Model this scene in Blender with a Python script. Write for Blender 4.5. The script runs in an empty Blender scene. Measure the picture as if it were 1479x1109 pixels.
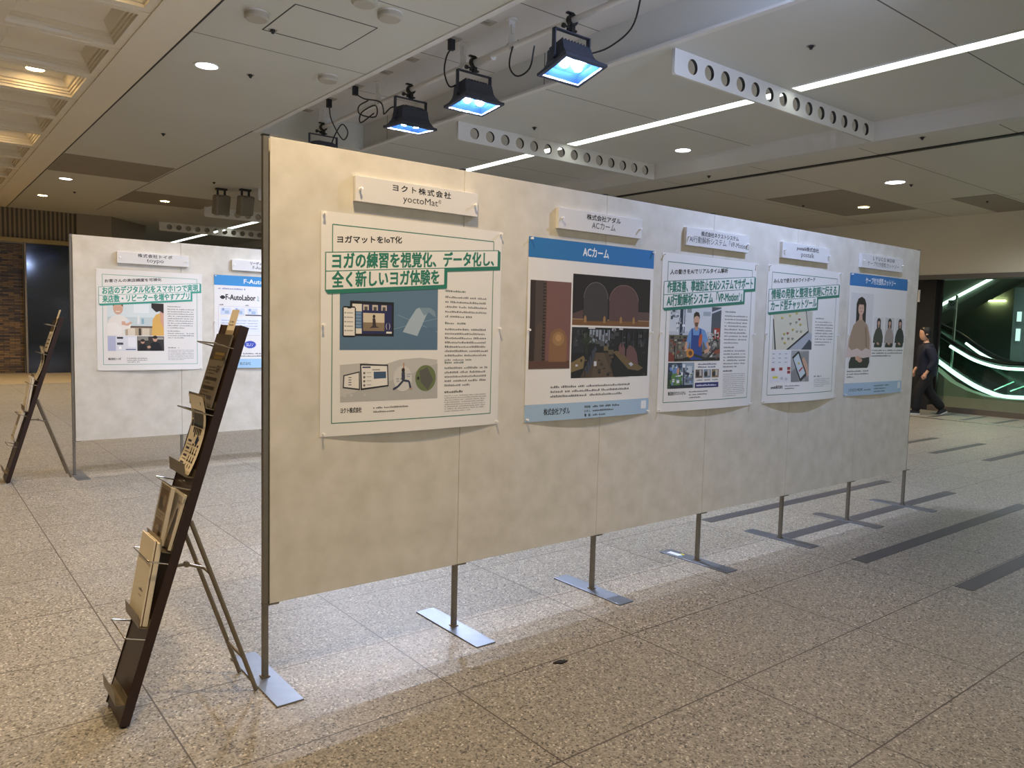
import bpy, bmesh, math, random
from mathutils import Vector, Matrix
PI = math.pi
SC = bpy.context.scene
COL = SC.collection

# ------------------------------------------------------------------ camera
cam = bpy.data.cameras.new('camera')
cam.sensor_fit = 'HORIZONTAL'; cam.sensor_width = 36.0
cam.lens = 1109.68 * 36.0 / 1479.0
cam.clip_start = 0.05; cam.clip_end = 200
camo = bpy.data.objects.new('camera', cam); COL.objects.link(camo)
CP, CR, CY = -0.0769, 0.0252, 0.6731
fw = Vector((math.sin(CY)*math.cos(CP), math.cos(CY)*math.cos(CP), math.sin(CP)))
r0 = Vector((math.cos(CY), -math.sin(CY), 0)); u0 = r0.cross(fw)
cr = r0*math.cos(CR) + u0*math.sin(CR); cu_ = -r0*math.sin(CR) + u0*math.cos(CR)
camo.matrix_world = Matrix(((cr.x, cu_.x, -fw.x, -1.093), (cr.y, cu_.y, -fw.y, -2.8763), (cr.z, cu_.z, -fw.z, 1.4193), (0, 0, 0, 1)))
SC.camera = camo

# ------------------------------------------------------------------ world, exposure, light levels
wd = bpy.data.worlds.new('world'); SC.world = wd; wd.use_nodes = True
wd.node_tree.nodes['Background'].inputs[0].default_value = (1.0, 0.98, 0.90, 1)
wd.node_tree.nodes['Background'].inputs[1].default_value = 0.38
SC.view_settings.view_transform = 'Standard'; SC.view_settings.look = 'None'
SC.view_settings.exposure = 0.52; SC.view_settings.gamma = 1.0
SC.view_settings.use_curve_mapping = False
FLOOD = 4300.0        # emission strength of a flood's LED chips
STRIP = 2.6           # emission strength of the linear ceiling lights
WARM = 90.0           # watts of a warm downlight
COOL = 40.0           # watts of a white downlight

# ------------------------------------------------------------------ materials
def lin(c): return c/12.92 if c <= 0.04045 else ((c+0.055)/1.055)**2.4
def hexc(h):
    h = h.lstrip('#'); h = h if len(h) == 6 else ''.join(c*2 for c in h)
    return tuple(lin(int(h[i:i+2], 16)/255) for i in (0, 2, 4)) + (1,)
_M = {}
def nodes(name):
    m = bpy.data.materials.new(name); m.use_nodes = True
    nt = m.node_tree; b = nt.nodes['Principled BSDF']
    return m, nt, b
def N(nt, t, **kw):
    n = nt.nodes.new(t)
    for k, v in kw.items(): setattr(n, k, v)
    return n
def mth(nt, op, a, b=None):
    n = N(nt, 'ShaderNodeMath', operation=op)
    for i, v in enumerate((a, b)):
        if v is None: continue
        if isinstance(v, (int, float)): n.inputs[i].default_value = v
        else: nt.links.new(v, n.inputs[i])
    return n.outputs[0]
def posxyz(nt):
    g = N(nt, 'ShaderNodeNewGeometry'); s = N(nt, 'ShaderNodeSeparateXYZ')
    nt.links.new(g.outputs['Position'], s.inputs[0]); return g, s
def line_mask(nt, s, off, per, w):
    a = mth(nt, 'DIVIDE', mth(nt, 'SUBTRACT', s, off), per)
    a = mth(nt, 'ABSOLUTE', mth(nt, 'SUBTRACT', mth(nt, 'FRACT', mth(nt, 'ADD', a, 0.5)), 0.5))
    return mth(nt, 'LESS_THAN', mth(nt, 'MULTIPLY', a, per), w/2)
def mix(nt, fac, a, b):
    n = N(nt, 'ShaderNodeMix', data_type='RGBA')
    nt.links.new(fac, n.inputs[0])
    for i, v in ((6, a), (7, b)):
        if isinstance(v, tuple): n.inputs[i].default_value = v
        else: nt.links.new(v, n.inputs[i])
    return n.outputs[2]
def mat(name, col, rough=0.5, metal=0.0, var=0.06, scale=12.0, bump=0.0, spec=0.5):
    """plain surface with a little procedural mottling"""
    key = (name,)
    if key in _M: return _M[key]
    m, nt, b = nodes(name)
    c = hexc(col) if isinstance(col, str) else col
    g = N(nt, 'ShaderNodeTexCoord'); nz = N(nt, 'ShaderNodeTexNoise'); nz.inputs['Scale'].default_value = scale
    nz.inputs['Detail'].default_value = 4
    nt.links.new(g.outputs['Object'], nz.inputs['Vector'])
    dk = tuple(x*(1-var) for x in c[:3]) + (1,); lt = tuple(min(1, x*(1+var)) for x in c[:3]) + (1,)
    nt.links.new(mix(nt, nz.outputs['Fac'], dk, lt), b.inputs['Base Color'])
    b.inputs['Roughness'].default_value = rough; b.inputs['Metallic'].default_value = metal
    b.inputs['Specular IOR Level'].default_value = spec
    if bump:
        bp = N(nt, 'ShaderNodeBump'); bp.inputs['Strength'].default_value = bump
        nt.links.new(nz.outputs['Fac'], bp.inputs['Height']); nt.links.new(bp.outputs[0], b.inputs['Normal'])
    _M[key] = m; return m
def ink(col, rough=0.32):
    """printed colour on coated paper"""
    key = ('ink', col, rough)
    if key not in _M: 
        m, nt, b = nodes('print_' + col.strip('#'))
        b.inputs['Base Color'].default_value = hexc(col); b.inputs['Roughness'].default_value = rough
        _M[key] = m
    return _M[key]
def emit(name, col, s):
    if (name,) in _M: return _M[(name,)]
    m = bpy.data.materials.new(name); m.use_nodes = True; nt = m.node_tree
    nt.nodes.remove(nt.nodes['Principled BSDF'])
    e = N(nt, 'ShaderNodeEmission'); e.inputs[0].default_value = hexc(col); e.inputs[1].default_value = s
    nt.links.new(e.outputs[0], nt.nodes['Material Output'].inputs[0]); _M[(name,)] = m; return m
def clear(name, col, alpha, rough=0.05):
    """thin glass: mostly see-through with a reflection"""
    if (name,) in _M: return _M[(name,)]
    m = bpy.data.materials.new(name); m.use_nodes = True; nt = m.node_tree
    nt.nodes.remove(nt.nodes['Principled BSDF'])
    t = N(nt, 'ShaderNodeBsdfTransparent'); t.inputs[0].default_value = hexc(col)
    g = N(nt, 'ShaderNodeBsdfGlossy'); g.inputs['Roughness'].default_value = rough
    fr = N(nt, 'ShaderNodeFresnel'); fr.inputs[0].default_value = 1.45
    mx = N(nt, 'ShaderNodeMixShader')
    gm = N(nt, 'ShaderNodeNewGeometry')
    front = mth(nt, 'SUBTRACT', 1.0, gm.outputs['Backfacing'])
    nt.links.new(mth(nt, 'MULTIPLY', mth(nt, 'MAXIMUM', fr.outputs[0], alpha), front), mx.inputs[0])
    nt.links.new(t.outputs[0], mx.inputs[1]); nt.links.new(g.outputs[0], mx.inputs[2])
    nt.links.new(mx.outputs[0], nt.nodes['Material Output'].inputs[0]); _M[(name,)] = m; return m

def ceiling_mat(name, col, jx, jy, rough=0.45, ymax=99):
    m, nt, b = nodes(name); g, s = posxyz(nt)
    nz = N(nt, 'ShaderNodeTexNoise'); nz.inputs['Scale'].default_value = 1.3; nz.inputs['Detail'].default_value = 3
    nt.links.new(g.outputs['Position'], nz.inputs['Vector'])
    c = hexc(col); dk = tuple(x*0.93 for x in c[:3]) + (1,)
    out = mix(nt, nz.outputs['Fac'], dk, c)
    for sock, j in ((s.outputs[0], jx), (s.outputs[1], jy)):
        if j: out = mix(nt, mth(nt, 'MULTIPLY', line_mask(nt, sock, j[0], j[1], 0.012), mth(nt, 'LESS_THAN', s.outputs[1], ymax)), out, (0.05, 0.045, 0.04, 1))
    nt.links.new(out, b.inputs['Base Color']); b.inputs['Roughness'].default_value = rough
    return m
def floor_mat():
    m, nt, b = nodes('speckled_granite'); g, s = posxyz(nt)
    v = N(nt, 'ShaderNodeTexVoronoi'); v.inputs['Scale'].default_value = 150
    v2 = N(nt, 'ShaderNodeTexVoronoi'); v2.inputs['Scale'].default_value = 240
    nz = N(nt, 'ShaderNodeTexNoise'); nz.inputs['Scale'].default_value = 0.9; nz.inputs['Detail'].default_value = 5
    for n in (v, v2, nz): nt.links.new(g.outputs['Position'], n.inputs['Vector'])
    r = N(nt, 'ShaderNodeValToRGB'); nt.links.new(v.outputs['Color'], r.inputs[0])
    e = r.color_ramp.elements; r.color_ramp.interpolation = 'CONSTANT'
    e[0].position = 0; e[0].color = hexc('#2f2c28'); e[1].position = 0.2; e[1].color = hexc('#716c61')
    for p, c in ((0.36, '#8c867a'), (0.62, '#a59e91'), (0.86, '#d3ccbe')):
        k = e.new(p); k.color = hexc(c)
    r2 = N(nt, 'ShaderNodeValToRGB'); nt.links.new(v2.outputs['Color'], r2.inputs[0]); r2.color_ramp.interpolation = 'CONSTANT'
    e = r2.color_ramp.elements; e[0].color = hexc('#3a3731'); e[1].position = 0.16; e[1].color = hexc('#979084')
    mm = N(nt, 'ShaderNodeMix', data_type='RGBA'); mm.inputs[0].default_value = 0.22
    nt.links.new(r.outputs[0], mm.inputs[6]); nt.links.new(r2.outputs[0], mm.inputs[7])
    # each slab a slightly different shade, plus soft wear
    cx = mth(nt, 'FLOOR', mth(nt, 'DIVIDE', mth(nt, 'SUBTRACT', s.outputs[0], -0.4), 0.963))
    cy = mth(nt, 'FLOOR', mth(nt, 'DIVIDE', mth(nt, 'SUBTRACT', s.outputs[1], 0.06), 0.585))
    wn = N(nt, 'ShaderNodeTexWhiteNoise', noise_dimensions='1D')
    nt.links.new(mth(nt, 'ADD', mth(nt, 'MULTIPLY', cx, 7.13), mth(nt, 'MULTIPLY', cy, 3.71)), wn.inputs['W'])
    sh = mth(nt, 'ADD', mth(nt, 'MULTIPLY', wn.outputs['Value'], 0.08), mth(nt, 'ADD', mth(nt, 'MULTIPLY', nz.outputs['Fac'], 0.14), 0.85))
    sc = N(nt, 'ShaderNodeVectorMath', operation='SCALE')
    nt.links.new(mm.outputs[2], sc.inputs[0]); nt.links.new(sh, sc.inputs['Scale'])
    out = sc.outputs[0]
    ln = mth(nt, 'MAXIMUM', line_mask(nt, s.outputs[0], -0.4, 0.963, 0.006), line_mask(nt, s.outputs[1], 0.06, 0.585, 0.006))
    out = mix(nt, ln, out, hexc('#4c443c'))
    nt.links.new(out, b.inputs['Base Color']); b.inputs['Roughness'].default_value = 0.42
    b.inputs['Specular IOR Level'].default_value = 0.4
    return m
def paper_mat():
    m, nt, b = nodes('mottled_wallpaper'); g, s = posxyz(nt)
    nz = N(nt, 'ShaderNodeTexNoise'); nz.inputs['Scale'].default_value = 9; nz.inputs['Detail'].default_value = 5
    nt.links.new(g.outputs['Position'], nz.inputs['Vector'])
    r = N(nt, 'ShaderNodeValToRGB'); nt.links.new(nz.outputs['Fac'], r.inputs[0])
    e = r.color_ramp.elements; e[0].position = 0.3; e[0].color = hexc('#cfcabc'); e[1].position = 0.7; e[1].color = hexc('#e0dbd0')
    nt.links.new(r.outputs[0], b.inputs['Base Color']); b.inputs['Roughness'].default_value = 0.75
    return m
def rib_mat():
    m, nt, b = nodes('ribbed_panel'); g, s = posxyz(nt)
    a = mth(nt, 'SINE', mth(nt, 'MULTIPLY', mth(nt, 'ADD', s.outputs[0], s.outputs[1]), 70))
    out = mix(nt, mth(nt, 'GREATER_THAN', a, 0.1), hexc('#4b4233'), hexc('#8c7c60'))
    nt.links.new(out, b.inputs['Base Color']); b.inputs['Roughness'].default_value = 0.6
    return m
def goldbrick_mat():
    m, nt, b = nodes('dark_gold_tile'); g, s = posxyz(nt)
    c = N(nt, 'ShaderNodeCombineXYZ'); nt.links.new(s.outputs[0], c.inputs[0]); nt.links.new(s.outputs[2], c.inputs[1])
    bk = N(nt, 'ShaderNodeTexBrick'); nt.links.new(c.outputs[0], bk.inputs['Vector'])
    bk.inputs['Scale'].default_value = 4; bk.inputs['Color1'].default_value = hexc('#2a2013'); bk.inputs['Color2'].default_value = hexc('#94733c')
    bk.inputs['Mortar'].default_value = hexc('#0d0a07'); bk.inputs['Row Height'].default_value = 0.16; bk.inputs['Brick Width'].default_value = 0.9
    bk.inputs['Mortar Size'].default_value = 0.02; bk.inputs['Bias'].default_value = 0.0
    nt.links.new(bk.outputs['Color'], b.inputs['Base Color']); b.inputs['Roughness'].default_value = 0.4
    return m

M = dict(
    ceil=ceiling_mat('painted_ceiling_panels', '#d0cfc3', None, (0.81, 1.61), ymax=4.6),
    ceilr=ceiling_mat('painted_ceiling_panels_right', '#cdccc3', None, (-0.01, 3.2)),
    ceill=ceiling_mat('painted_ceiling_panels_low', '#cbc6b9', (8.55, 3.9), (0.4, 1.5)),
    step=mat('painted_step', '#c9c6bf', 0.5, var=0.03, scale=1),
    recess=ceiling_mat('painted_recess', '#cfcbc4', None, (2.42, 1.61)),
    coffer=mat('cream_plaster', '#e6dcc6', 0.55, var=0.03, scale=2),
    dimpanel=mat('dull_ceiling_panel', '#8f8678', 0.6, var=0.05, scale=2),
    white=mat('white_paint', '#d9d6cf', 0.45, var=0.03, scale=3),
    floor=floor_mat(), strip=mat('dark_stone_inlay', '#49484a', 0.45, var=0.12, scale=60),
    border=mat('pale_stone_border', '#a39478', 0.45, var=0.08, scale=20),
    wall=mat('beige_wall', '#dcd3bb', 0.6, var=0.04, scale=1.5),
    stone=mat('grey_stone_wall', '#8b8170', 0.5, var=0.06, scale=3),
    rib=rib_mat(), gold=goldbrick_mat(),
    black=mat('black_metal', '#1a1918', 0.4, var=0.1), dark=mat('dark_interior', '#15171a', 0.5, var=0.1),
    navy=mat('dark_navy_glass', '#0b0e14', 0.08, var=0.05),
    paper=paper_mat(),
    steel=mat('grey_steel', '#8a857c', 0.42, 0.85, var=0.12, scale=25),
    plate=mat('brushed_steel_plate', '#878d97', 0.42, 0.9, var=0.15, scale=18),
    chrome=mat('chrome', '#c9c4ba', 0.16, 1.0, var=0.03),
    brown=mat('dark_brown_laminate', '#3a2a1f', 0.38, var=0.08, scale=9),
    brownedge=mat('dark_brown_edge', '#2a1611', 0.4, var=0.1, scale=9),
    bracket=mat('bronze_metal', '#857a68', 0.4, 0.7, var=0.08),
    foam=mat('white_foam_board', '#e2e1df', 0.55, var=0.015, scale=6),
    sheet=mat('glossy_poster_paper', '#eceae6', 0.28, var=0.015, scale=5),
    pin=mat('white_plastic_pin', '#f0eeea', 0.3, var=0.02),
    flood=mat('glare_lightened_metal', '#454b5a', 0.5, 0.2, var=0.1),  # the lamps' glare over the housings is mixed into this colour
    cable=mat('black_rubber', '#121214', 0.5, var=0.1),
    chip=emit('led_chip', '#dae5ff', FLOOD), reflector=mat('bluish_reflector', '#4478c4', 0.36, 1.0, var=0.03),
    tube=emit('linear_lamp', '#f7fff4', STRIP),
    lampw=emit('warm_lamp', '#ffd79a', 45.0), lampc=emit('white_lamp', '#f4fbff', 8.0),
    skirt=emit('escalator_skirt_and_reflection', '#c9f5dd', 2.2), rail=emit('escalator_strip_and_highlight', '#e9fff6', 4.0),  # these also colour the painted strip reflections and rail highlights
    clearglass=clear('lamp_glass', '#ffffff', 0.02, 0.02),
    glass=clear('clear_glass', '#dfeee8', 0.05), acrylic=clear('clear_acrylic', '#efece6', 0.12),
    booklet=mat('cream_paper', '#e4d9c3', 0.6, var=0.03), leaflet=mat('leaflet_paper', '#d8cfbf', 0.4, var=0.03),
    smoked=mat('dull_grey_leaflet', '#6f675c', 0.3, var=0.06),
    skin=mat('skin', '#c79a7d', 0.55, var=0.05), hair=mat('black_hair', '#141210', 0.5, var=0.1, scale=60),
    jacket=mat('navy_cloth', '#141a2e', 0.8, var=0.12, scale=40), trousers=mat('black_cloth', '#0d0d10', 0.85, var=0.1, scale=40),
    shoe=mat('dark_shoe', '#202024', 0.6), sole=mat('white_sole', '#c9c9c7', 0.6),
)

# ------------------------------------------------------------------ mesh helpers
class MB:
    def __init__(s): s.v = []; s.f = []; s.m = []
    def add(s, vs, fs, mi=0):
        o = len(s.v); s.v += [tuple(v) for v in vs]
        for f in fs: s.f.append(tuple(i+o for i in f)); s.m.append(mi)
        return s
    def box(s, x0, x1, y0, y1, z0, z1, mi=0, mtx=None):
        vs = [Vector((x, y, z)) for z in (z0, z1) for y in (y0, y1) for x in (x0, x1)]
        if mtx is not None: vs = [mtx @ v for v in vs]
        return s.add(vs, [(0, 2, 3, 1), (4, 5, 7, 6), (0, 1, 5, 4), (2, 6, 7, 3), (0, 4, 6, 2), (1, 3, 7, 5)], mi)
    def quad(s, a, b, c, d, mi=0): return s.add([a, b, c, d], [(0, 1, 2, 3)], mi)
    def prism(s, pts, axis, a0, a1, mi=0):
        """polygon given in the two other axes, pushed along axis"""
        n = len(pts)
        def P(p, a): 
            return {'x': (a, p[0], p[1]), 'y': (p[0], a, p[1]), 'z': (p[0], p[1], a)}[axis]
        vs = [P(p, a0) for p in pts] + [P(p, a1) for p in pts]
        fs = [tuple(range(n))[::-1], tuple(range(n, 2*n))] + [(i, (i+1) % n, (i+1) % n+n, i+n) for i in range(n)]
        return s.add(vs, fs, mi)
    def tube(s, pts, r, n=10, mi=0, cap=True):
        pts = [Vector(p) for p in pts]; rs = r if isinstance(r, (list, tuple)) else [r]*len(pts)
        up = None; rings = []
        for i, p in enumerate(pts):
            t = (pts[min(i+1, len(pts)-1)] - pts[max(i-1, 0)]).normalized()
            if up is None: up = Vector((0, 0, 1)) if abs(t.z) < 0.9 else Vector((1, 0, 0))
            a = t.cross(up).normalized(); b = a.cross(t).normalized(); up = b
            rings.append([p + (a*math.cos(2*PI*k/n) + b*math.sin(2*PI*k/n))*rs[i] for k in range(n)])
        o = len(s.v)
        vs = [v for rg in rings for v in rg]; fs = []
        for i in range(len(pts)-1):
            for k in range(n): fs.append((i*n+k, i*n+(k+1) % n, (i+1)*n+(k+1) % n, (i+1)*n+k))
        if cap: fs += [tuple(range(n))[::-1], tuple((len(pts)-1)*n+k for k in range(n))]
        return s.add(vs, fs, mi)
    def lathe(s, prof, c, n=24, mi=0, axis=None, caps=True):
        """prof: (radius, height) pairs turned about a vertical (or given) axis through c"""
        c = Vector(c); R = Matrix.Identity(3) if axis is None else Vector((0, 0, 1)).rotation_difference(Vector(axis)).to_matrix()
        vs = []
        for r, h in prof: vs += [c + R @ Vector((r*math.cos(2*PI*k/n), r*math.sin(2*PI*k/n), h)) for k in range(n)]
        fs = []
        for i in range(len(prof)-1):
            for k in range(n): fs.append((i*n+k, i*n+(k+1) % n, (i+1)*n+(k+1) % n, (i+1)*n+k))
        if caps and prof[0][0] > 1e-6: fs.append(tuple(range(n))[::-1])
        if caps and prof[-1][0] > 1e-6: fs.append(tuple((len(prof)-1)*n+k for k in range(n)))
        return s.add(vs, fs, mi)
    def mesh(s, name, mats, off=None, smooth=False):
        me = bpy.data.meshes.new(name)
        vs = s.v if off is None else [tuple(Vector(v)-off) for v in s.v]
        me.from_pydata(vs, [], s.f)
        for m in mats: me.materials.append(m)
        me.polygons.foreach_set('material_index', s.m)
        bm = bmesh.new(); bm.from_mesh(me)
        bmesh.ops.recalc_face_normals(bm, faces=bm.faces); bm.to_mesh(me); bm.free()
        if smooth:
            me.polygons.foreach_set('use_smooth', [True]*len(me.polygons))
            me.set_sharp_from_angle(angle=math.radians(38))
        me.update(); return me
def mats_of(m): return list(m) if isinstance(m, (list, tuple)) else [m]
def obj(name, mb, m, parent=None, smooth=False, bevel=0.0):
    """link a mesh built in world coordinates; as a child it is stored in its thing's own frame"""
    off = None
    if parent is not None:
        off = Vector((0, 0, 0)); q = parent
        while q is not None: off += q.location; q = q.parent
    me = mb.mesh(name, mats_of(m), off, smooth)
    o = bpy.data.objects.new(name, me); COL.objects.link(o); o.parent = parent
    if bevel:
        b = o.modifiers.new('bevel', 'BEVEL'); b.width = bevel; b.segments = 2; b.limit_method = 'ANGLE'
    return o
def tag(o, label, cat, group=None, kind=None):
    o['label'] = label; o['category'] = cat
    if group: o['group'] = group
    if kind: o['kind'] = kind
    return o
def thing(name, loc, label, cat, group=None):
    o = bpy.data.objects.new(name, None); o.empty_display_size = 0.1; o.location = loc; COL.objects.link(o)
    return tag(o, label, cat, group)
def struct(name, mb, m, **kw):
    o = obj(name, mb, m, **kw); o['kind'] = 'structure'; return o
def copy_tree(o, parent=None):
    c = o.copy(); COL.objects.link(c); c.parent = parent
    for ch in o.children: copy_tree(ch, c)
    return c
# ------------------------------------------------------------------ the setting
CZ, RZ, LZ = 3.8, 4.15, 3.62          # main ceiling, lamp recess, lower ceiling on the right
YB, YF = -7.0, 27.0
struct('floor', MB().box(-9, 20, YB, YF, -0.2, 0), M['floor'])
struct('floor_border', MB().box(-9, 3.0, 15.1, 18.15, 0, 0.004), M['border'])
# dark stone strips let into the floor
def floor_strip(x0, x1, yc, w=0.1): struct('floor_strip', MB().box(x0, x1, yc-w/2, yc+w/2, 0.0, 0.0015), M['strip'])
for yc in (0.02, 0.605, -0.565, -1.17, -1.75, -2.34, 1.19, 1.78): floor_strip(3.56, 6.36, yc)
for yc in (-0.03, 0.55, 1.14, 1.73, 2.3, -0.62): floor_strip(8.62, 10.15, yc)
for yc in (1.55, 2.0, 2.5, 3.0, 1.05): floor_strip(12.95, 14.0, yc, 0.09)
struct('floor_threshold', MB().box(12.66, 12.74, YB, 9, 0, 0.004), M['chrome'])

# ceiling: panels left of the lamp recess, the recess, panels right of it
mb = MB().box(0.88, 2.5, YB, 18.2, CZ, CZ+0.5); struct('ceiling', mb, M['ceil'])
mb = MB().box(2.5, 4.06, 7.06, YF, CZ, CZ+0.5); struct('ceiling_far', mb, M['ceil'])
mb = MB().box(2.4, 4.16, YB, 7.2, RZ, RZ+0.1); struct('ceiling_recess', mb, M['recess'])
struct('ceiling_right', MB().box(4.06, 7.6, YB, YF, CZ, CZ+0.5), M['ceilr'])
mb = MB().prism([(7.58, CZ+.02), (7.58, CZ), (7.62, CZ-.03), (7.72, LZ), (7.9, LZ), (7.9, CZ+.02)], 'y', YB, YF)
struct('ceiling_step', mb, M['step'])
struct('ceiling_low', MB().box(7.9, 20, YB, YF, LZ, LZ+0.5), M['ceill'])
struct('trim_1', MB().box(2.5, 2.56, YB, 7.06, CZ-0.012, CZ+0.02), M['white'])
struct('trim_2', MB().box(4.0, 4.062, YB, 7.06, CZ-0.01, CZ+0.012), M['white'])
struct('trim_3', MB().box(8.40, 8.425, YB, 14, LZ-0.015, LZ+.01).box(8.445, 8.47, YB, 14, LZ-0.015, LZ+.01), M['black'])
for i, (x0, x1, y0, y1, z) in enumerate([(0.9, 2.46, 10.45, 12.15, CZ), (2.5, 4.2, 13.4, 15.0, CZ), (10.3, 12.9, 3.42, 4.75, LZ), (12.2, 14.15, 1.95, 2.6, LZ)]):
    struct('ceiling_panel', MB().box(x0, x1, y0, y1, z-0.006, z+0.01), M['dimpanel'])
# access hatch outline
mb = MB()
for a, b, c, d in ((1.32, 2.02, 2.895, 2.905), (1.32, 2.02, 3.575, 3.585), (1.318, 1.328, 2.9, 3.58), (2.015, 2.022, 2.9, 3.58)): mb.box(a, b, c, d, CZ-0.002, CZ+.01)
struct('trim_4', mb, M['dark'])

# plaster coffers on the left: a lattice with stepped wells
CX, CYS = (-0.72, 1.08), 3.32          # column and row rhythm
mb = MB()
def ring(mb, x0, x1, y0, y1, z, X0, X1, Y0, Y1, Z):
    a = [(x0, y0, z), (x1, y0, z), (x1, y1, z), (x0, y1, z)]; b = [(X0, Y0, Z), (X1, Y0, Z), (X1, Y1, Z), (X0, Y1, Z)]
    mb.add(a+b, [(i, (i+1) % 4, (i+1) % 4+4, i+4) for i in range(4)])
for ix in range(5):
    cx = 0.055 - 1.08*ix
    for iy in range(-9, 13):
        cy = 3.32 + 1.08*iy; hx, hy = 0.405, 0.45
        ox0, ox1 = cx-0.54, (cx+0.54 if ix else 0.88)
        ring(mb, ox0, ox1, cy-0.54, cy+0.54, CZ, cx-hx, cx+hx, cy-hy, cy+hy, CZ)
        z = CZ
        for dz, ins in ((0.03, 0.0), (0.0, 0.015), (0.025, 0.0), (0.0, 0.015), (0.03, 0.0), (0.0, 0.02), (0.075, 0.05)):
            ring(mb, cx-hx, cx+hx, cy-hy, cy+hy, z, cx-hx+ins, cx+hx-ins, cy-hy+ins, cy+hy-ins, z+dz)
            hx -= ins; hy -= ins; z += dz
        mb.quad((cx-hx, cy-hy, z), (cx+hx, cy-hy, z), (cx+hx, cy+hy, z), (cx-hx, cy+hy, z))
struct('ceiling_coffered', mb, M['coffer'])
mb = MB().box(0.53, 0.565, YB, 16.8, CZ-0.012, CZ+.005)
for iy in range(-9, 13): mb.box(-5, 0.53, 3.86+1.08*iy-0.008, 3.86+1.08*iy+0.008, CZ-0.006, CZ+.005)
struct('trim_5', mb, M['coffer'])
struct('trim_11', MB().box(2.494, 2.506, 7.06, 17, CZ-.003, CZ+.01), M['dark'])
struct('trim_6', MB().box(0.872, 0.888, YB, 18.2, CZ-0.003, CZ+.02), M['dark'])
struct('ceiling_left', MB().box(-9, 0.88, 16.82, 18.25, CZ, CZ+.4).box(-9, 0.88, YB, 16.82, CZ+.32, CZ+.4).box(-9, -4.8, YB, 16.82, CZ, CZ+.32), M['coffer'])

# far left wall: ribbed band over a dark glazed front, stone pier beside it
struct('wall_left', MB().box(-9, 2.27, 18.2, 18.6, 3.12, CZ+.2), M['rib'])
struct('wall_left_pier', MB().box(2.27, 3.02, 18.12, 18.7, 0, CZ+.2), M['stone'])
struct('wall_left_return', MB().prism([(3.02, 18.12), (4.1, 19.4), (4.1, 20), (3.02, 18.7)], 'z', 0, CZ+.2), M['stone'])
struct('trim_7', MB().box(-9, 2.27, 18.1, 18.25, 3.02, 3.12), mat('dull_gold_trim', '#8a7444', 0.4, 0.6))
struct('wall_left_tile', MB().box(-9, 1.2, 18.5, 18.6, 0, 3.02), M['gold'])
struct('window_1', MB().box(1.24, 2.27, 18.3, 18.32, 0.0, 3.02), M['navy'])
struct('trim_8', MB().box(1.2, 1.24, 18.2, 18.4, 0, 3.02), M['bracket'])
struct('wall_far', MB().box(-9, 20, YF, YF+.3, 0, CZ), M['stone'])
struct('wall_side', MB().box(-9.2, -9, YB, YF, 0, CZ+.2), M['stone'])

# right wall with the wide glazed opening onto the escalator
WX = 14.2
struct('wall_right', MB().box(WX, WX+.35, YB, YF, 2.55, LZ+.05).box(WX, WX+.35, 4.7, YF, 0, 2.55), M['wall'])
struct('trim_9', MB().box(WX-.03, WX+.4, YB, 4.7, 2.47, 2.555), mat('grey_soffit', '#6f6a60', 0.5))
struct('wall_right_pier', MB().box(WX+.02, WX+.33, 3.58, 4.7, 0, 2.47), M['black'])
struct('baseboard_right', MB().box(WX-.04, WX+.1, YB, 3.58, 0, 0.1), mat('brown_grey_skirting', '#5c5245', 0.5))
struct('window_2', MB().box(WX+.2, WX+.212, -5.5, 3.58, 0.28, 2.47), M['glass'])
struct('trim_10', MB().box(WX+.18, WX+.23, 3.53, 3.58, .1, 2.47).box(WX+.18, WX+.23, -1.6, -1.55, .1, 2.47), M['black'])
struct('wall_hall', MB().box(19, 19.2, YB, 10, 0, LZ), mat('dark_teal_wall', '#5c6e6a', 0.35, var=0.1, scale=1.2))

# ------------------------------------------------------------------ ceiling fittings
def spot(name, loc, w, col, parent, ang=120, blend=0.6, r=0.06):
    l = bpy.data.lights.new(name, 'SPOT'); l.energy = w; l.color = hexc(col)[:3]; l.spot_size = math.radians(ang); l.spot_blend = blend; l.shadow_soft_size = r
    o = bpy.data.objects.new(name, l); COL.objects.link(o); o.parent = parent
    off = Vector((0, 0, 0)); q = parent
    while q is not None: off += q.location; q = q.parent
    o.location = Vector(loc)-off; return o
def downlight(x, y, z, label, warm=None, w=None, r=0.085, ang=125):
    t = thing('downlight', (x, y, z), label, 'ceiling light', 'round downlights in the ceiling')
    obj('trim_ring', MB().lathe([(r, -0.002), (r, -0.005), (r+.022, -0.007), (r+.024, 0.002)], (x, y, z), 28, caps=False), M['white'], t, True)
    lit = warm is not None
    mb = MB().lathe([(r, -.003), (r*.85, -.002), (0, -.0015)], (x, y, z), 24)
    obj('lamp', mb, (M['lampw'] if warm else M['lampc']) if lit else M['chrome'], t)
    if lit: spot('lamp_light', (x, y, z-0.03), w or (WARM if warm else COOL), '#ffdfb0' if warm else '#f3f8ff', t, ang)
    return t
wq = CZ+0.158
downlight(0.088, 6.72, wq, 'warm lit downlight in a coffer, upper left of the photo', True)
downlight(0.055, 3.32, wq, 'warm lit downlight in the coffer cut off by the top edge', True)
downlight(0.055, 9.8, wq, 'warm lit downlight deep in a far coffer on the left', True)
downlight(0.055, -1.0, wq, 'warm lit downlight in the coffer above the near magazine rack', True, WARM*2.3, ang=105)
downlight(-1.025, -3.16, wq, 'warm lit downlight in the coffer above the viewpoint', True, WARM*.45)
downlight(-1.025, 6.56, wq, 'warm lit downlight in the second row of coffers', True)
downlight(-1.025, 12.0, wq, 'added warm downlight in a coffer, out of view far left', True, WARM*2)  # added out of view to warm the dim far left end
downlight(-2.105, 15.2, wq, 'added unseen warm downlight in the last coffer by the ribbed wall', True, WARM*2)  # added out of view, brightens the ceiling and ribbed wall
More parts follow.
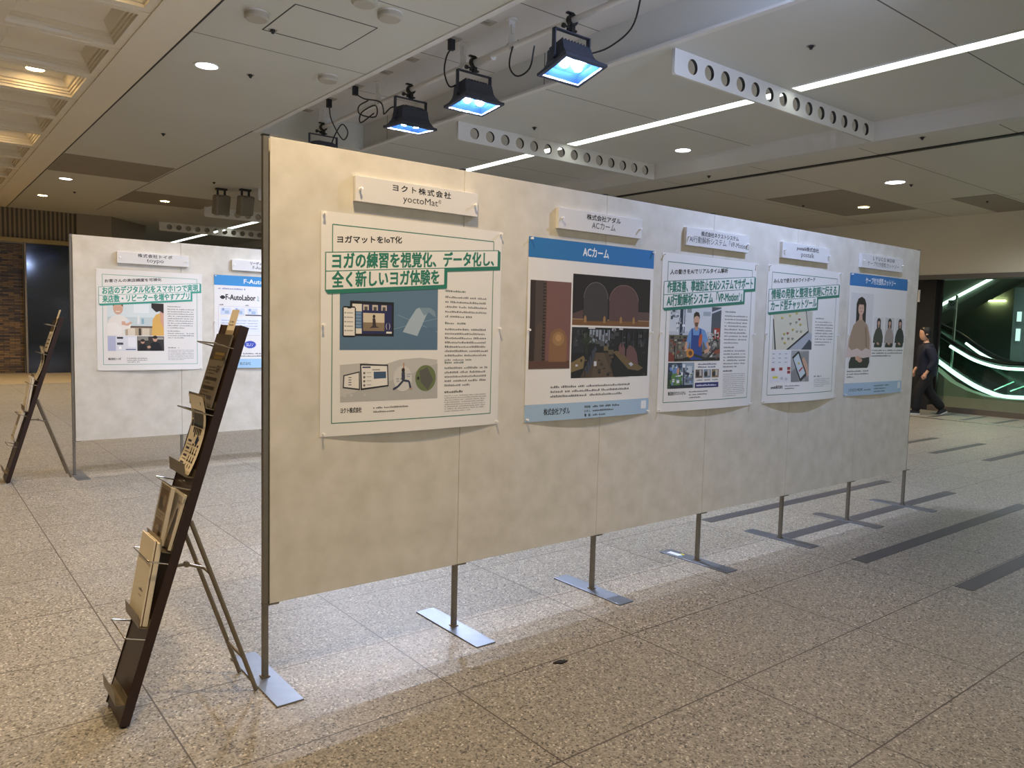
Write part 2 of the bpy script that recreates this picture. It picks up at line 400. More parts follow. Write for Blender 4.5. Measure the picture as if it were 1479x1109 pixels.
downlight(-2.105, 3.32, wq, 'added warm downlight in the third row of coffers, out of view', True, WARM*1.1)  # added to brighten the floor on the left
downlight(-2.105, 0.08, wq, 'added unseen warm downlight in the third row of coffers left of the viewpoint', True, WARM*1.1)  # unseen extra lamp, added for the left floor too
downlight(1.26, 4.85, CZ, 'silvery downlight in the smooth ceiling beside the coffers', False, COOL*.5, 0.1)
downlight(1.28, 12.93, CZ, 'slim white downlight near the far left ceiling panel', False, COOL*2.5, 0.1)
downlight(1.25, 15.5, CZ, 'small warm downlight closest to the ribbed wall', True, WARM*2)
downlight(3.28, 14.3, CZ-.009, 'bright warm downlight on the dull far ceiling panel', True, WARM*2)
downlight(7.16, 3.94, CZ, 'white downlight beyond the second perforated ceiling fin', False, COOL, 0.1)
downlight(10.27, 2.58, LZ, 'white downlight above the far end of the board row', False, COOL*2.2, 0.13)
downlight(12.08, 3.97, LZ-.009, 'glowing warm downlight on the dull panel near the escalator wall', True, WARM*2.2)
downlight(11.5, -1.2, LZ, 'white downlight out of view over the striped floor by the escalator', False, COOL*2.5, 0.1)
downlight(12.4, 0.9, LZ, 'added white downlight out of view before the escalator wall', False, COOL*3, 0.1, 160)  # added, wide cone to lift the wall above the opening
downlight(10.3, -2.6, LZ, 'added white downlight out of view in the lower ceiling', False, COOL*2, 0.1)  # extra lamp added for more light on the right side
downlight(16.4, 1.6, LZ, 'added white downlight over the escalator, behind the glass', False, COOL*4.0, 0.1)  # added to brighten the dark hall around the escalator

def puck(x, y, label, r=0.095, h=0.055):
    t = thing('smoke_detector', (x, y, CZ), label, 'smoke detector', 'round detectors on the ceiling')
    obj('body', MB().lathe([(r*.96, 0.0), (r, -.012), (r, -h*.75), (r*.85, -h)], (x, y, CZ), 28), mat('beige_plastic', '#b3ac9b', .5, var=.03), t, True)
    obj('base_ring', MB().lathe([(r*1.04, 0.004), (r*1.04, -.01), (r*.9, -.012)], (x, y, CZ), 28), M['white'], t)
puck(1.16, 3.27, 'round ceiling detector left of the access hatch')
puck(1.94, 2.56, 'round ceiling detector right of the access hatch, partly shiny')
puck(2.26, 4.34, 'round ceiling detector near the lamp recess edge')
puck(1.66, 2.44, 'round ceiling detector cut off by the top edge')
for i, (x, y, z, lb) in enumerate([
        (4.92, 0.78, CZ, 'small black sprinkler dot past the near perforated fin'), (1.67, 4.83, CZ, 'small black sprinkler dot by the silvery downlight'),
        (1.68, 8.06, CZ, 'small black sprinkler dot in the middle of the left smooth ceiling'), (1.66, 14.48, CZ, 'small dark sprinkler dot near the far slim downlight'),
        (3.33, 11.27, CZ, 'small black sprinkler dot left of the two far floodlights'), (4.97, 4.42, CZ, 'small black sprinkler dot above the second perforated fin'),
        (7.9, 1.17, LZ, 'small black sprinkler dot between the step and the black track'), (8.06, 4.19, LZ, 'small black sprinkler dot below the black track on the left'),
        (10.6, 2.5, LZ, 'small black sprinkler dot beside the right white downlight'), (11.27, 4.63, LZ, 'small sprinkler dot left of the glowing warm downlight'),
        (12.8, 2.28, LZ, 'small sprinkler dot closest to the escalator wall'), (1.39, 3.53, CZ, 'small black sprinkler dot beside the access hatch')]):
    t = thing('ceiling_sprinkler', (x, y, z), lb, 'sprinkler', 'small sprinkler heads in the ceiling')
    obj('head', MB().lathe([(0.022, 0.0), (0.022, -.012), (0.012, -.02), (0.012, -.03)], (x, y, z), 14), M['black'], t)
    obj('collar', MB().lathe([(0.022, 0.003), (0.036, -.003), (0.036, .003)], (x, y, z), 18), M['dimpanel'], t)

# perforated fins under the ceiling: 14 round holes each
def fin_mesh(x0, x1, z0, z1, th=0.03):
    cu = bpy.data.curves.new('fin', 'CURVE'); cu.dimensions = '2D'; cu.fill_mode = 'BOTH'; cu.extrude = th/2; cu.resolution_u = 6
    def loop(pts):
        sp = cu.splines.new('POLY'); sp.points.add(len(pts)-1); sp.use_cyclic_u = True
        for p, q in zip(sp.points, pts): p.co = (q[0], q[1], 0, 1)
    rr = 0.03
    pts = [(x0, z1), (x1, z1), (x1, z0)] + [(x0+rr-rr*math.sin(a), z0+rr-rr*math.cos(a)) for a in [PI/2*k/5 for k in range(6)]]
    loop(pts)
    for k in range(14):
        cx = x0+0.24+(x1-x0-0.44)*k/13; cz = (z0+z1)/2
        loop([(cx+.066*math.cos(2*PI*j/28), cz+.066*math.sin(2*PI*j/28)) for j in range(28)])
    o = bpy.data.objects.new('fin', cu); COL.objects.link(o)
    dg = bpy.context.evaluated_depsgraph_get(); dg.update()
    me = bpy.data.meshes.new_from_object(o.evaluated_get(dg)); bpy.data.objects.remove(o); bpy.data.curves.remove(cu)
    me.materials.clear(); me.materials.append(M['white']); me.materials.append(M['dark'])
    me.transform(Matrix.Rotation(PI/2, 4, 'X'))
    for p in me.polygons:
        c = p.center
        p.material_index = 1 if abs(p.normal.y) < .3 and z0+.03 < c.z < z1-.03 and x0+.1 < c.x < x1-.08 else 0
    return me
fm = fin_mesh(0, 3.47, -0.215, 0.0)
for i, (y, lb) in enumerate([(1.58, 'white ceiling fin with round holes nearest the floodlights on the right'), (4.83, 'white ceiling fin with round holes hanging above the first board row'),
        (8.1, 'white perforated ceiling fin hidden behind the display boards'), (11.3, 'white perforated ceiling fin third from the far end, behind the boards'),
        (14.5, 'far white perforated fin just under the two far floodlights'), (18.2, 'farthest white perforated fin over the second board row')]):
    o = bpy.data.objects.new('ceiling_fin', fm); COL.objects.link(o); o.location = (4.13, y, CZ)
    tag(o, lb, 'ceiling fin', 'perforated ceiling fins')

# linear lights, broken by the fins
ys = [-6.9, 1.54, 4.79, 8.06, 11.26, 14.46, 18.16, 22.0, 26.5]
wh = ['crossing the upper right corner of the photo', 'between the two nearest perforated fins', 'just above the top edge of the near board row', 'hidden behind the near display boards',
      'third lamp back, behind the near display boards', 'leading to the far perforated fin on the left', 'beyond the farthest perforated fin', 'at the far end of the hall']
for i in range(8):
    a, b = ys[i]+.045, ys[i+1]-.045
    t = thing('linear_light', (5.87, a, CZ), 'long white linear ceiling light ' + wh[i], 'ceiling light', 'linear lights in a row')
    obj('diffuser', MB().box(5.79, 5.95, a, b, CZ-.008, CZ-.0005), M['tube'], t)
    obj('housing', MB().box(5.775, 5.789, a, b, CZ-.011, CZ-.0005).box(5.951, 5.965, a, b, CZ-.011, CZ-.0005), M['white'], t)

# ------------------------------------------------------------------ lighting pipe, sockets, floodlights
PX, PZ = 3.28, 3.91
t = thing('lighting_pipe', (PX, 0, PZ), 'long off-white pipe carrying the floodlights inside the ceiling recess', 'pipe')
obj('pipe', MB().tube([(PX, -5.5, PZ), (PX, 6.75, PZ)], 0.025, 16), M['white'], t, True)
obj('joint_pipe', MB().tube([(PX+.01, 3.02, PZ-.01), (PX+.01, 3.42, PZ-.01)], 0.036, 16), M['white'], t, True)
for y in (2.74, 3.5, 5.2, 6.72, 0.9, -0.9, -2.7):
    mb = MB().box(PX-.035, PX+.035, y-.004, y+.004, PZ-.02, RZ).lathe([(0.05, 0.0), (0.05, -.012)], (PX, y, RZ), 18).box(PX-.012, PX+.012, y-.012, y-.004, RZ-.13, RZ-.05)
    mb.lathe([(0.04, -.02), (0.04, .02)], (PX, y, PZ), 18, axis=(0, 1, 0))
    obj('hanger', mb, M['white'], t)
def socket(y, lb, x=3.14):
    t = thing('power_socket', (x, y, RZ), lb, 'power socket', 'sockets in the lamp recess')
    obj('plate', MB().box(x-.085, x+.085, y-.06, y+.06, RZ-.008, RZ), mat('grey_plastic_plate', '#a59e90', .5), t, bevel=.003)
    obj('outlet', MB().box(x-.03, x+.03, y-.02, y+.02, RZ-.011, RZ-.007), M['dimpanel'], t)
for y, lb in ((3.5, 'ceiling socket feeding the second floodlight in the recess'), (5.5, 'ceiling socket feeding the third floodlight in the recess'),
              (6.2, 'ceiling socket feeding the fourth floodlight at the recess end'), (2.94, 'empty ceiling socket closest to the nearest floodlight'), (4.27, 'empty ceiling socket in the middle of the recess, nearer one'),
              (4.82, 'empty ceiling socket in the middle of the recess, farther one'), (6.9, 'empty ceiling socket at the far end of the recess'), (1.0, 'ceiling socket feeding the nearest floodlight')): socket(y, lb)
def bez(pts, n=26):
    """smooth curve through points"""
    P = [Vector(p) for p in pts]; P = [2*P[0]-P[1]] + P + [2*P[-1]-P[-2]]; out = []
    seg = len(P)-3; k = max(4, n//seg)
    for i in range(1, len(P)-2):
        a, b, c, d = P[i-1:i+3]
        for j in range(k):
            t = j/k; out.append(0.5*((2*b)+(c-a)*t+(2*a-5*b+4*c-d)*t*t+(3*b-a-3*c+d)*t**3))
    out.append(P[-2]); return out
def flood(y, lb, tilt, lit=1.0, cord=None, plug=None, strength=None):
    """floodlight on its yoke; tilt > 0 turns the glass towards the near boards' back"""
    g = thing('floodlight', (PX, y, PZ), lb, 'floodlight', 'floodlights on the ceiling pipe')
    c = Vector((PX, y-.02, PZ-.33))                       # pivot
    R = Matrix.Translation(c) @ Matrix.Rotation(-tilt, 4, 'X')
    W, L = 0.225, 0.175
    # housing: finned back, flared skirt, rim
    mb = MB()
    def ringbox(levels):
        vs, fs = [], []
        for (hw, hl, z) in levels:
            vs += [R @ Vector((sx*hw, sy*hl, z)) for sx, sy in ((-1, -1), (1, -1), (1, 1), (-1, 1))]
        for i in range(len(levels)-1):
            for k in range(4): fs.append((i*4+k, i*4+(k+1) % 4, i*4+4+(k+1) % 4, i*4+4+k))
        return vs, fs
    vs, fs = ringbox([(.10, .06, .145), (.155, .095, .11), (.165, .105, .03), (.17, .12, 0.0), (.20, .155, -.05), (W+.005, L+.005, -.062), (W+.005, L+.005, -.085), (W-.028, L-.028, -.087), (W-.03, L-.03, -.074)])
    mb.add(vs, fs+[(0, 1, 2, 3)])
    obj('housing', mb, M['flood'], g)
    mf = MB()
    for k in range(9): mf.box(-.14+k*.034, -.134+k*.034, -.085, .085, .1, .135, mtx=R)
    obj('cooling_fins', mf, M['flood'], g)
    mr = MB(); vs, fs = ringbox([(W-.029, L-.029, -.074), (.15, .085, -.04)]); mr.add(vs, fs+[(4, 5, 6, 7)])
    obj('reflector', mr, M['reflector'] if lit else M['steel'], g)
    gl = obj('glass', MB().box(-W+.03, W-.03, -L+.03, L-.03, -.079, -.076, mtx=R), M['clearglass'], g)
    if lit:
        ch = M['chip'] if strength is None else emit('led_chip_%d' % strength, '#b8cdff', strength)
        for s in (-1, 1):
            obj('led_chip', MB().lathe([(.03, -.041), (.028, -.05), (.018, -.059), (0, -.062)], (0, 0, 0), 20).xf(R @ Matrix.Translation((s*.075, 0, 0))), ch, g)
    # yoke and clamp
    yk = MB()
    for s in (-1, 1): yk.box(c.x+s*.19-.006, c.x+s*.19+.006, c.y-.02, c.y+.02, c.z-.0, PZ-.1); yk.lathe([(.022, -.016), (.022, .016)], (c.x+s*.19, c.y, c.z+.01), 14, axis=(1, 0, 0))
    yk.box(c.x-.196, c.x+.196, c.y-.02, c.y+.02, PZ-.108, PZ-.1)
    obj('yoke', yk, M['flood'], g)
    cl = MB().lathe([(.031, -.022), (.048, -.022), (.048, .022), (.031, .022), (.031, -.022)], (PX, y-.02, PZ), 18, axis=(0, 1, 0), caps=False).box(PX-.02, PX+.02, y-.04, y, PZ-.1, PZ-.04)
    cl.tube([(PX-.09, y-.02, PZ-.06), (PX-.02, y-.02, PZ-.06)], .01, 8).lathe([(.02, -.01), (.02, .01)], (PX-.09, y-.02, PZ-.06), 10, axis=(1, 0, 0)).box(PX-.05, PX+.05, y-.03, y-.01, PZ-.085, PZ-.07)
    cl.box(PX-.06, PX+.01, y-.035, y-.005, PZ+.045, PZ+.058)
    obj('clamp', cl, M['black'], g)
    if cord: obj('power_cord', MB().tube(bez(cord), .0075, 8), M['cable'], g, True)
    if plug:
        obj('plug', MB().box(plug[0]-.03, plug[0]+.03, plug[1]-.025, plug[1]+.025, plug[2]-.1, plug[2], mtx=None), M['cable'], g, bevel=.006)
    return g
def xf(s, m): s.v = [tuple(m @ Vector(v)) for v in s.v]; return s
MB.xf = xf
flood(1.96, 'nearest lit floodlight with blazing twin bulbs, upper middle of the photo', .26,
      cord=[(3.42, 1.9, 3.66), (3.55, 1.78, 3.72), (3.62, 1.6, 3.84), (3.5, 1.4, 3.98), (3.2, 1.1, 4.06), (3.14, 1.0, 4.1)], plug=(3.14, 1.0, RZ-.01))
flood(3.33, 'second lit floodlight with a looping black cord', .12,
      cord=[(3.14, 3.5, 4.06), (3.06, 3.46, 3.95), (3.0, 3.4, 3.78), (3.02, 3.34, 3.64), (3.12, 3.34, 3.68), (3.2, 3.33, 3.67)], plug=(3.14, 3.5, RZ-.01))
flood(4.5, 'third lit floodlight, glowing beneath a tangle of cord', -.05,
      cord=[(3.14, 5.5, 4.06), (3.1, 5.2, 3.93), (3.16, 4.95, 3.86), (3.1, 4.75, 3.72), (3.06, 4.66, 3.65), (3.12, 4.58, 3.72), (3.22, 4.52, 3.66)], plug=(3.14, 5.5, RZ-.01))
flood(6.69, 'fourth floodlight, half hidden behind the top of the near boards', -.1,
      cord=[(3.14, 6.2, 4.06), (3.2, 6.25, 3.9), (3.4, 6.35, 3.72), (3.52, 6.45, 3.85), (3.46, 6.5, 3.95), (3.4, 6.6, 3.8), (3.38, 6.66, 3.66)], plug=(3.14, 6.2, RZ-.01))
flood(-1.0, 'floodlight out of view that lights the front of the near boards', -.85, strength=int(FLOOD*.55))
# loose cord loop on the pipe next to the second floodlight
o = obj('extension_cord', MB().tube(bez([(3.3, 2.66, 3.95), (3.26, 2.7, 3.88), (3.28, 2.76, 3.74), (3.34, 2.72, 3.66), (3.4, 2.62, 3.72), (3.4, 2.56, 3.9)]), .0075, 8), M['cable'], None, True)
tag(o, 'black cord looped around the pipe right of the second floodlight', 'cord')
o = obj('extension_cord', MB().tube(bez([(3.2, 5.3, 3.95), (3.06, 5.25, 3.85), (3.0, 5.1, 3.72), (3.14, 5.0, 3.7), (3.2, 5.12, 3.86), (3.12, 5.3, 3.8), (3.1, 5.28, 3.68), (3.2, 5.15, 3.78)]), .0075, 8), M['cable'], None, True)
tag(o, 'tangled black cord hanging from the pipe left of the third floodlight', 'cord')
# two dark floods far down the hall
for x, y, lb in ((3.64, 11.85, 'far unlit box floodlight, the left one of the pair'), (4.0, 11.6, 'far unlit box floodlight, the right one of the pair')):
    g = thing('box_floodlight', (x, y, CZ), lb, 'floodlight', 'pair of unlit floodlights far back')
    R = Matrix.Translation((x, y, CZ-.30)) @ Matrix.Rotation(.25, 4, 'X') @ Matrix.Rotation(.5, 4, 'Z')
    obj('housing', MB().box(-.17, .17, -.07, .07, -.18, .18, mtx=R), mat('bronze_grey_metal', '#857c6c', .5, .1), g, bevel=.03)
    obj('lens', MB().box(-.12, .12, -.068, -.06, -.14, .14, mtx=R), mat('grey_lens', '#9a9284', .3), g)
    obj('clamp', MB().box(x-.1, x+.1, y-.05, y+.05, CZ-.03, CZ).box(x-.08, x-.05, y-.02, y+.02, CZ-.15, CZ-.02).box(x+.05, x+.08, y-.02, y+.02, CZ-.15, CZ-.02), M['black'], g)
# ------------------------------------------------------------------ display boards
BW, ZB, ZT = 0.9009, 0.304, 2.1
ORD = ['first', 'second', 'third', 'fourth', 'fifth', 'sixth', 'seventh']
def board(x0, y, lb, grp, first=False, last=False):
    t = thing('display_board', (x0+BW/2, y+.018, ZB), lb, 'display board', grp)
    a = x0 + (.0125 if first else .0012); b = x0+BW-(.0125 if last else .0012)
    obj('front_panel', MB().box(a, b, y, y+.005, ZB, ZT), M['paper'], t, bevel=.0012)
    obj('back_panel', MB().box(a, b, y+.031, y+.036, ZB, ZT), M['paper'], t)
    for z0, z1 in ((ZT-.012, ZT), (ZB, ZB+.012)):
        obj('edge_rail', MB().box(a+.03, b-.03, y+.005, y+.031, z0, z1), M['foam'], t)
def post(x, y, lb, grp, end=False, inner=True, sticker=False, dx=0.0):
    t = thing('board_post', (x, y+.018, 0), lb, 'board post', grp)
    obj('pole', MB().box(x-.011, x+.011, y+.007, y+.029, .006, ZT+.004), M['steel'], t, bevel=.002)
    obj('base_plate', MB().box(x-.052+dx, x+.052+dx, y-.24, y+.27, 0, .006), M['plate'], t, bevel=.0015)
    obj('weld_collar', MB().box(x-.016, x+.016, y+.002, y+.034, .006, .011), M['bracket'], t)
    br = MB().box(x-.02 if not end else x-.011, x+.05, y-.004, y+.033, ZB-.005, ZB-.0005)
    obj('support_clip', br, M['steel'], t)
    obj('cap', MB().box(x-.013, x+.013, y+.005, y+.031, ZT+.004, ZT+.008), M['black'], t)
    if sticker:
        mb = MB().box(x-.03, x+.01, y-.0+.14, y+.23, .006, .0066, 0).box(x+.012, x+.03, y+.13, y+.16, .006, .0066, 1).box(x-.02, x-.005, y+.12, y+.14, .006, .0066, 2)
        obj('sticker', mb, [ink('#e9edf2'), ink('#e0d24a'), ink('#8fb6d8')], t)
def wh_board(i, n, row): return 'cream wallpapered display board, %s from the left in the %s row' % (ORD[i], row)
for i in range(6): board(i*BW, 0, wh_board(i, 6, 'near'), 'near row of display boards', i == 0, i == 5)
for i in range(7):
    post(i*BW, 0, 'grey steel board post with flat foot plate, %s from the left in the near row' % ORD[i], 'posts of the near board row', i == 0, sticker=(i == 3))
Y2, XB2 = 4.72, 0.075
for i in range(4): board(XB2+i*BW, Y2, wh_board(i, 4, 'rear'), 'rear row of display boards', i == 0, i == 3)
for i in range(5): post(XB2+i*BW, Y2, 'steel board post with dark foot plate, %s from the left in the rear row' % ORD[i], 'posts of the rear board row', i == 0, dx=.032 if i == 0 else 0)

# ------------------------------------------------------------------ print: flat artwork laid on sheets
FONTMESH = {}
def glyphs(txt, space):
    k = (txt, space)
    if k in FONTMESH: return FONTMESH[k]
    cu = bpy.data.curves.new('lettering', 'FONT'); cu.body = txt; cu.space_character = space; cu.resolution_u = 2
    o = bpy.data.objects.new('lettering', cu); COL.objects.link(o)
    dg = bpy.context.evaluated_depsgraph_get(); dg.update()
    me = bpy.data.meshes.new_from_object(o.evaluated_get(dg)); bpy.data.objects.remove(o); bpy.data.curves.remove(cu)
    vs = [(v.co.x, v.co.y) for v in me.vertices]; fs = [tuple(p.vertices) for p in me.polygons]
    bpy.data.meshes.remove(me)
    x0 = min(v[0] for v in vs); x1 = max(v[0] for v in vs)
    FONTMESH[k] = (vs, fs, x0, x1); return FONTMESH[k]
LS = 3.4e-5
class Art:
    def __init__(s, fmap, rnd=1): s.map = fmap; s.rng = random.Random(rnd); s.new()
    def new(s): s.V = []; s.F = []; s.C = []; s.layer = 3; return s
    def poly(s, pts, col):
        s.layer += 1; o = len(s.V)
        s.V += [(u, v, s.layer) for u, v in pts]; s.F.append(tuple(range(o, o+len(pts)))); s.C.append(col); return s
    def rect(s, u0, v0, u1, v1, col): return s.poly([(u0, v0), (u1, v0), (u1, v1), (u0, v1)], col)
    def ell(s, cu, cv, ru, rv, col, n=24, a0=0, a1=360, rot=0):
        pts = []
        for k in range(n+1 if a1-a0 < 360 else n):
            a = math.radians(a0+(a1-a0)*k/n); x, y = ru*math.cos(a), rv*math.sin(a); r = math.radians(rot)
            pts.append((cu+x*math.cos(r)-y*math.sin(r), cv+x*math.sin(r)+y*math.cos(r)))
        return s.poly(pts, col)
    def line(s, pts, w, col):
        s.layer += 1
        for (a, b), (c, d) in zip(pts, pts[1:]):
            l = math.hypot(c-a, d-b) or 1; nx, ny = -(d-b)/l*w/2, (c-a)/l*w/2; o = len(s.V)
            s.V += [(a+nx, b+ny, s.layer), (c+nx, d+ny, s.layer), (c-nx, d-ny, s.layer), (a-nx, b-ny, s.layer)]; s.F.append((o, o+1, o+2, o+3)); s.C.append(col)
        return s
    def frame(s, u0, v0, u1, v1, w, col): return s.line([(u0, v0), (u1, v0)], w, col).line([(u0, v1), (u1, v1)], w, col).line([(u0, v0), (u0, v1)], w, col).line([(u1, v0), (u1, v1)], w, col)
    def text(s, txt, u, v, size, col, width=None, bold=0.0, shear=0.0, center=False, space=1.0):
        if '®' in txt:                                   # small raised mark
            a, b = txt.split('®'); na, nb = glyphs(a, space), (glyphs(b, space) if b else None)
            tot = na[3]-na[2] + .38 + (nb[3]-nb[2]+.05 if b else 0); k = width/tot
            if center: u -= width/2
            s.text(a, u, v, size, col, (na[3]-na[2])*k, bold, shear); du = (na[3]-na[2]+.06)*k
            s.ell(u+du+.16*k, v-size*.52-shear*du, .15*k, size*.2, col, 18).ell(u+du+.16*k, v-size*.52-shear*du, .11*k, size*.155, '#ecebe7', 18)
            s.text('R', u+du+.09*k, v-size*.42-shear*du, size*.28, col, .15*k, 0, shear)
            if b: du += .38*k; s.text(b, u+du, v-shear*du, size, col, (nb[3]-nb[2])*k, bold, shear)
            return s
        vs, fs, x0, x1 = glyphs(txt, space)
        sx = width/(x1-x0) if width else size
        w = sx*(x1-x0); uu = u-w/2 if center else u
        d = bold*size
        for eu, ev in ((0, 0), (d, 0), (0, d), (d, d)) if bold else ((0, 0),):
            s.layer += 1; o = len(s.V)
            for x, y in vs:
                du = (x-x0)*sx; s.V.append((uu+du+eu-d/2, v-y*size-shear*du+ev-d/2, s.layer))
            for f in fs: s.F.append(tuple(i+o for i in f)); s.C.append(col)
        return s
    def clutter(s, u0, v0, u1, v1, n, cols, a=.02, b=.02):
        r = s.rng
        for k in range(n):
            w, h = a*r.uniform(.2, 1), b*r.uniform(.2, 1); u = r.uniform(u0, u1-w); v = r.uniform(v0, v1-h); t = r.uniform(-.3, .3)*h
            s.poly([(u, v), (u+w, v+t*.3), (u+w-t*.3, v+h), (u+t*.2, v+h)], r.choice(cols)); s.layer -= 1
        s.layer += 1; return s
    def lines(s, u, v, w, n, dv, h, col, last=0.6, ragged=0.06):
        """rows of small illegible print"""
        s.layer += 1
        for i in range(n):
            x = u; end = u + w*(last if i == n-1 else 1-s.rng.random()*ragged)
            while x < end:
                cw = h*s.rng.uniform(.4, .7); hh = h*s.rng.uniform(.45, .9); o = len(s.V); y = v+i*dv
                if s.rng.random() > .06:
                    s.V += [(x, y-hh, s.layer), (x+cw, y-hh, s.layer), (x+cw, y, s.layer), (x, y, s.layer)]; s.F.append((o, o+1, o+2, o+3)); s.C.append(col)
                x += cw+h*.3
        return s
    def build(s, name, parent, label=None, cut=0.03):
        cols = []; 
        for c in s.C:
            if c not in cols: cols.append(c)
        bm = bmesh.new(); bv = [bm.verts.new((u, v, l)) for u, v, l in s.V]
        for f, c in zip(s.F, s.C):
            try: fc = bm.faces.new([bv[i] for i in f]); fc.material_index = cols.index(c)
            except ValueError: pass
        if cut:
            for ax in (0, 1):
                k = cut
                while k < 1.0:
                    co = [0, 0, 0]; no = [0, 0, 0]; co[ax] = k; no[ax] = 1
                    big = [f for f in bm.faces if min(v.co[ax] for v in f.verts) < k-.004 and max(v.co[ax] for v in f.verts) > k+.004 and f.calc_area() > 2e-4]
                    if big:
                        g = set(big)
                        for f in big: g.update(f.verts); g.update(f.edges)
                        bmesh.ops.bisect_plane(bm, geom=list(g), plane_co=co, plane_no=no)
                    k += cut
        off = Vector((0, 0, 0)); q = parent
        while q is not None: off += q.location; q = q.parent
        for v in bm.verts: v.co = Vector(s.map(v.co.x, v.co.y, v.co.z*LS)) - off
        bmesh.ops.recalc_face_normals(bm, faces=bm.faces)
        me = bpy.data.meshes.new(name); bm.to_mesh(me); bm.free()
        for c in cols: me.materials.append(ink(c) if isinstance(c, str) else c)
        o = bpy.data.objects.new(name, me); COL.objects.link(o); o.parent = parent
        if label: o['label'] = label
        s.new(); return o
def sheet_mesh(name, fmap, w, h, parent, m, n=18, th=0.0005):
    mb = MB(); vs = []
    for side in (0, 1):
        for j in range(n+1):
            for i in range(n+1): vs.append(fmap(w*i/n, h*j/n, 0 if side == 0 else -th))
    fs = []; K = (n+1)**2
    for j in range(n):
        for i in range(n):
            a = j*(n+1)+i; fs += [(a, a+1, a+n+2, a+n+1), (K+a, K+a+n+1, K+a+n+2, K+a+1)]
    for i in range(n):
        a = i; fs.append((a, K+a, K+a+1, a+1)); a = n*(n+1)+i; fs.append((a, a+1, K+a+1, K+a))
        a = i*(n+1); fs.append((a, a+n+1, K+a+n+1, K+a)); a = i*(n+1)+n; fs.append((a, K+a, K+a+n+1, a+n+1))
    mb.add(vs, fs); return obj(name, mb, m, parent, True)

# push pins
pin_me = MB().lathe([(.0006, 0.004), (.0006, -.006), (.0055, -.006), (.0055, -.0085), (.0032, -.0095), (.0032, -.016), (.0058, -.0175), (.0058, -.019), (0, -.0195)], (0, 0, 0), 12, axis=(0, 1, 0)).mesh('push_pin', [M['pin']], None, True)
def pin(x, y, z, lb, grp, ax=0, az=0):
    # the mesh points along -Y out of the board
    o = bpy.data.objects.new('push_pin', pin_me); COL.objects.link(o); o.location = (x, y, z)
    o.rotation_euler = (ax, 0, az)
    return tag(o, lb, 'push pin', grp)

W = 0.9
def poster(x0, z0, y, lb, short, curl=.016, seed=1, wob=.0013):
    t = thing('poster', (x0+W/2, y, z0-W), lb, 'poster', 'posters pinned to the boards')
    def bulge(u, v):
        a, b = max(0, min(1, u/W)), max(0, min(1, v/W))
        return .0015 + curl*math.sin(PI*a)*b**3 + wob*(math.sin(PI*b)**2)*math.sin(2*PI*b+seed)**2 + .004*math.sin(PI*a)*(1-b)**3 + wob*.7*math.sin(PI*a*2+seed)**2*math.sin(PI*b)
    fmap = lambda u, v, d: (x0+u, y-bulge(u, v)-d-(.00022 if d > 0 else 0), z0-v)
    sheet_mesh('sheet', fmap, W, W, t, M['sheet'], 30)
    A = Art(fmap, seed)
    for nm, u, v in (('upper left corner', .012, .012), ('upper right corner', .888, .012), ('left edge', .008, .45), ('right edge', .892, .45), ('lower left corner', .012, .888), ('lower right corner', .888, .888)):
        pin(x0+u, y-bulge(u, v)-.0005+.002, z0-v, 'white push pin at the %s of the %s' % (nm, short), 'push pins holding posters', ax=-.12)
    return t, A
def name_board(x0, y, z1, w, l1, l2, lb, short, s1=.026, s2=.034, w1=None, w2=None, h=.102, sp1=1.0):
    t = thing('name_board', (x0+w/2, y, z1-h), lb, 'sign', 'name boards above the posters')
    obj('board', MB().box(x0, x0+w, y-.022, y-.0005, z1-h, z1), M['foam'], t, bevel=.001)
    A = Art(lambda u, v, d: (x0+u, y-.0222-d, z1-v), 3)
    A.text(l1, w*.52, .038, s1, '#1d1d20', width=w1, bold=.035, center=True, space=sp1).build('company_lettering', t, cut=0)
    A.text(l2, w*.52, .080, s2, '#2b2b2f', width=w2, center=True).build('product_lettering', t, cut=0)
    for nm, u in (('left', .018), ('right', w-.018)):
        pin(x0+u, y-.0222+.002, z1-.055, 'white push pin at the %s end of the name board above the %s' % (nm, short), 'push pins holding name boards', ax=-.25, az=.2 if nm == 'left' else -.2)
    return t

TEAL, TEALD = '#2a7c68', '#236b59'
SH = .086
def frame_poster(A, t, sub, subw, h1, h1w, h2, box2, h2w, teal=TEAL):
    A.frame(.049, .049, .853, .847, .0036, teal).build('border_line', t)
    A.text(sub, .069, .118, .031, '#1b1b1d', width=subw, bold=.04, shear=SH*.9).build('subtitle', t, cut=0)
    w1 = .862; w2 = box2
    A.layer = 34
    def box(u, v, w, h):
        q = lambda d, e: [(u+d, v+e), (u+w+d, v+e-SH*w), (u+w+d, v+h+e-SH*w), (u+d, v+h+e)]
        A.poly([(u, v+h), (u+.013, v+h+.013), (u+w+.013, v+h+.013-SH*w), (u+w+.013, v+.008-SH*w), (u+w, v-SH*w), (u+w, v+h-SH*w)], teal)
        A.poly(q(0, 0), teal)
        i = .0035; A.poly([(u+i, v+i), (u+w-i, v+i-SH*(w-i)), (u+w-i, v+h-i-SH*(w-i)), (u+i, v+h-i)], '#f0efeb')
    box(.018, .160, w1, .078); box(.018, .2345, w2, .078)
    A.text(h1, .048, .219, .068, teal, width=h1w, bold=.05, shear=SH*.93); A.text(h2, .048, .294, .068, teal, width=h2w, bold=.05, shear=SH*.93)
    A.build('headline', t)
def footer(A, t, org, orgw, addr=(.235, 2)):
    A.text(org, .088, .806, .024, '#26262a', width=orgw, bold=.04)
    A.lines(addr[0], .795, .17, addr[1], .017, .0085, '#4a4a4e'); A.build('footer_text', t, cut=0)
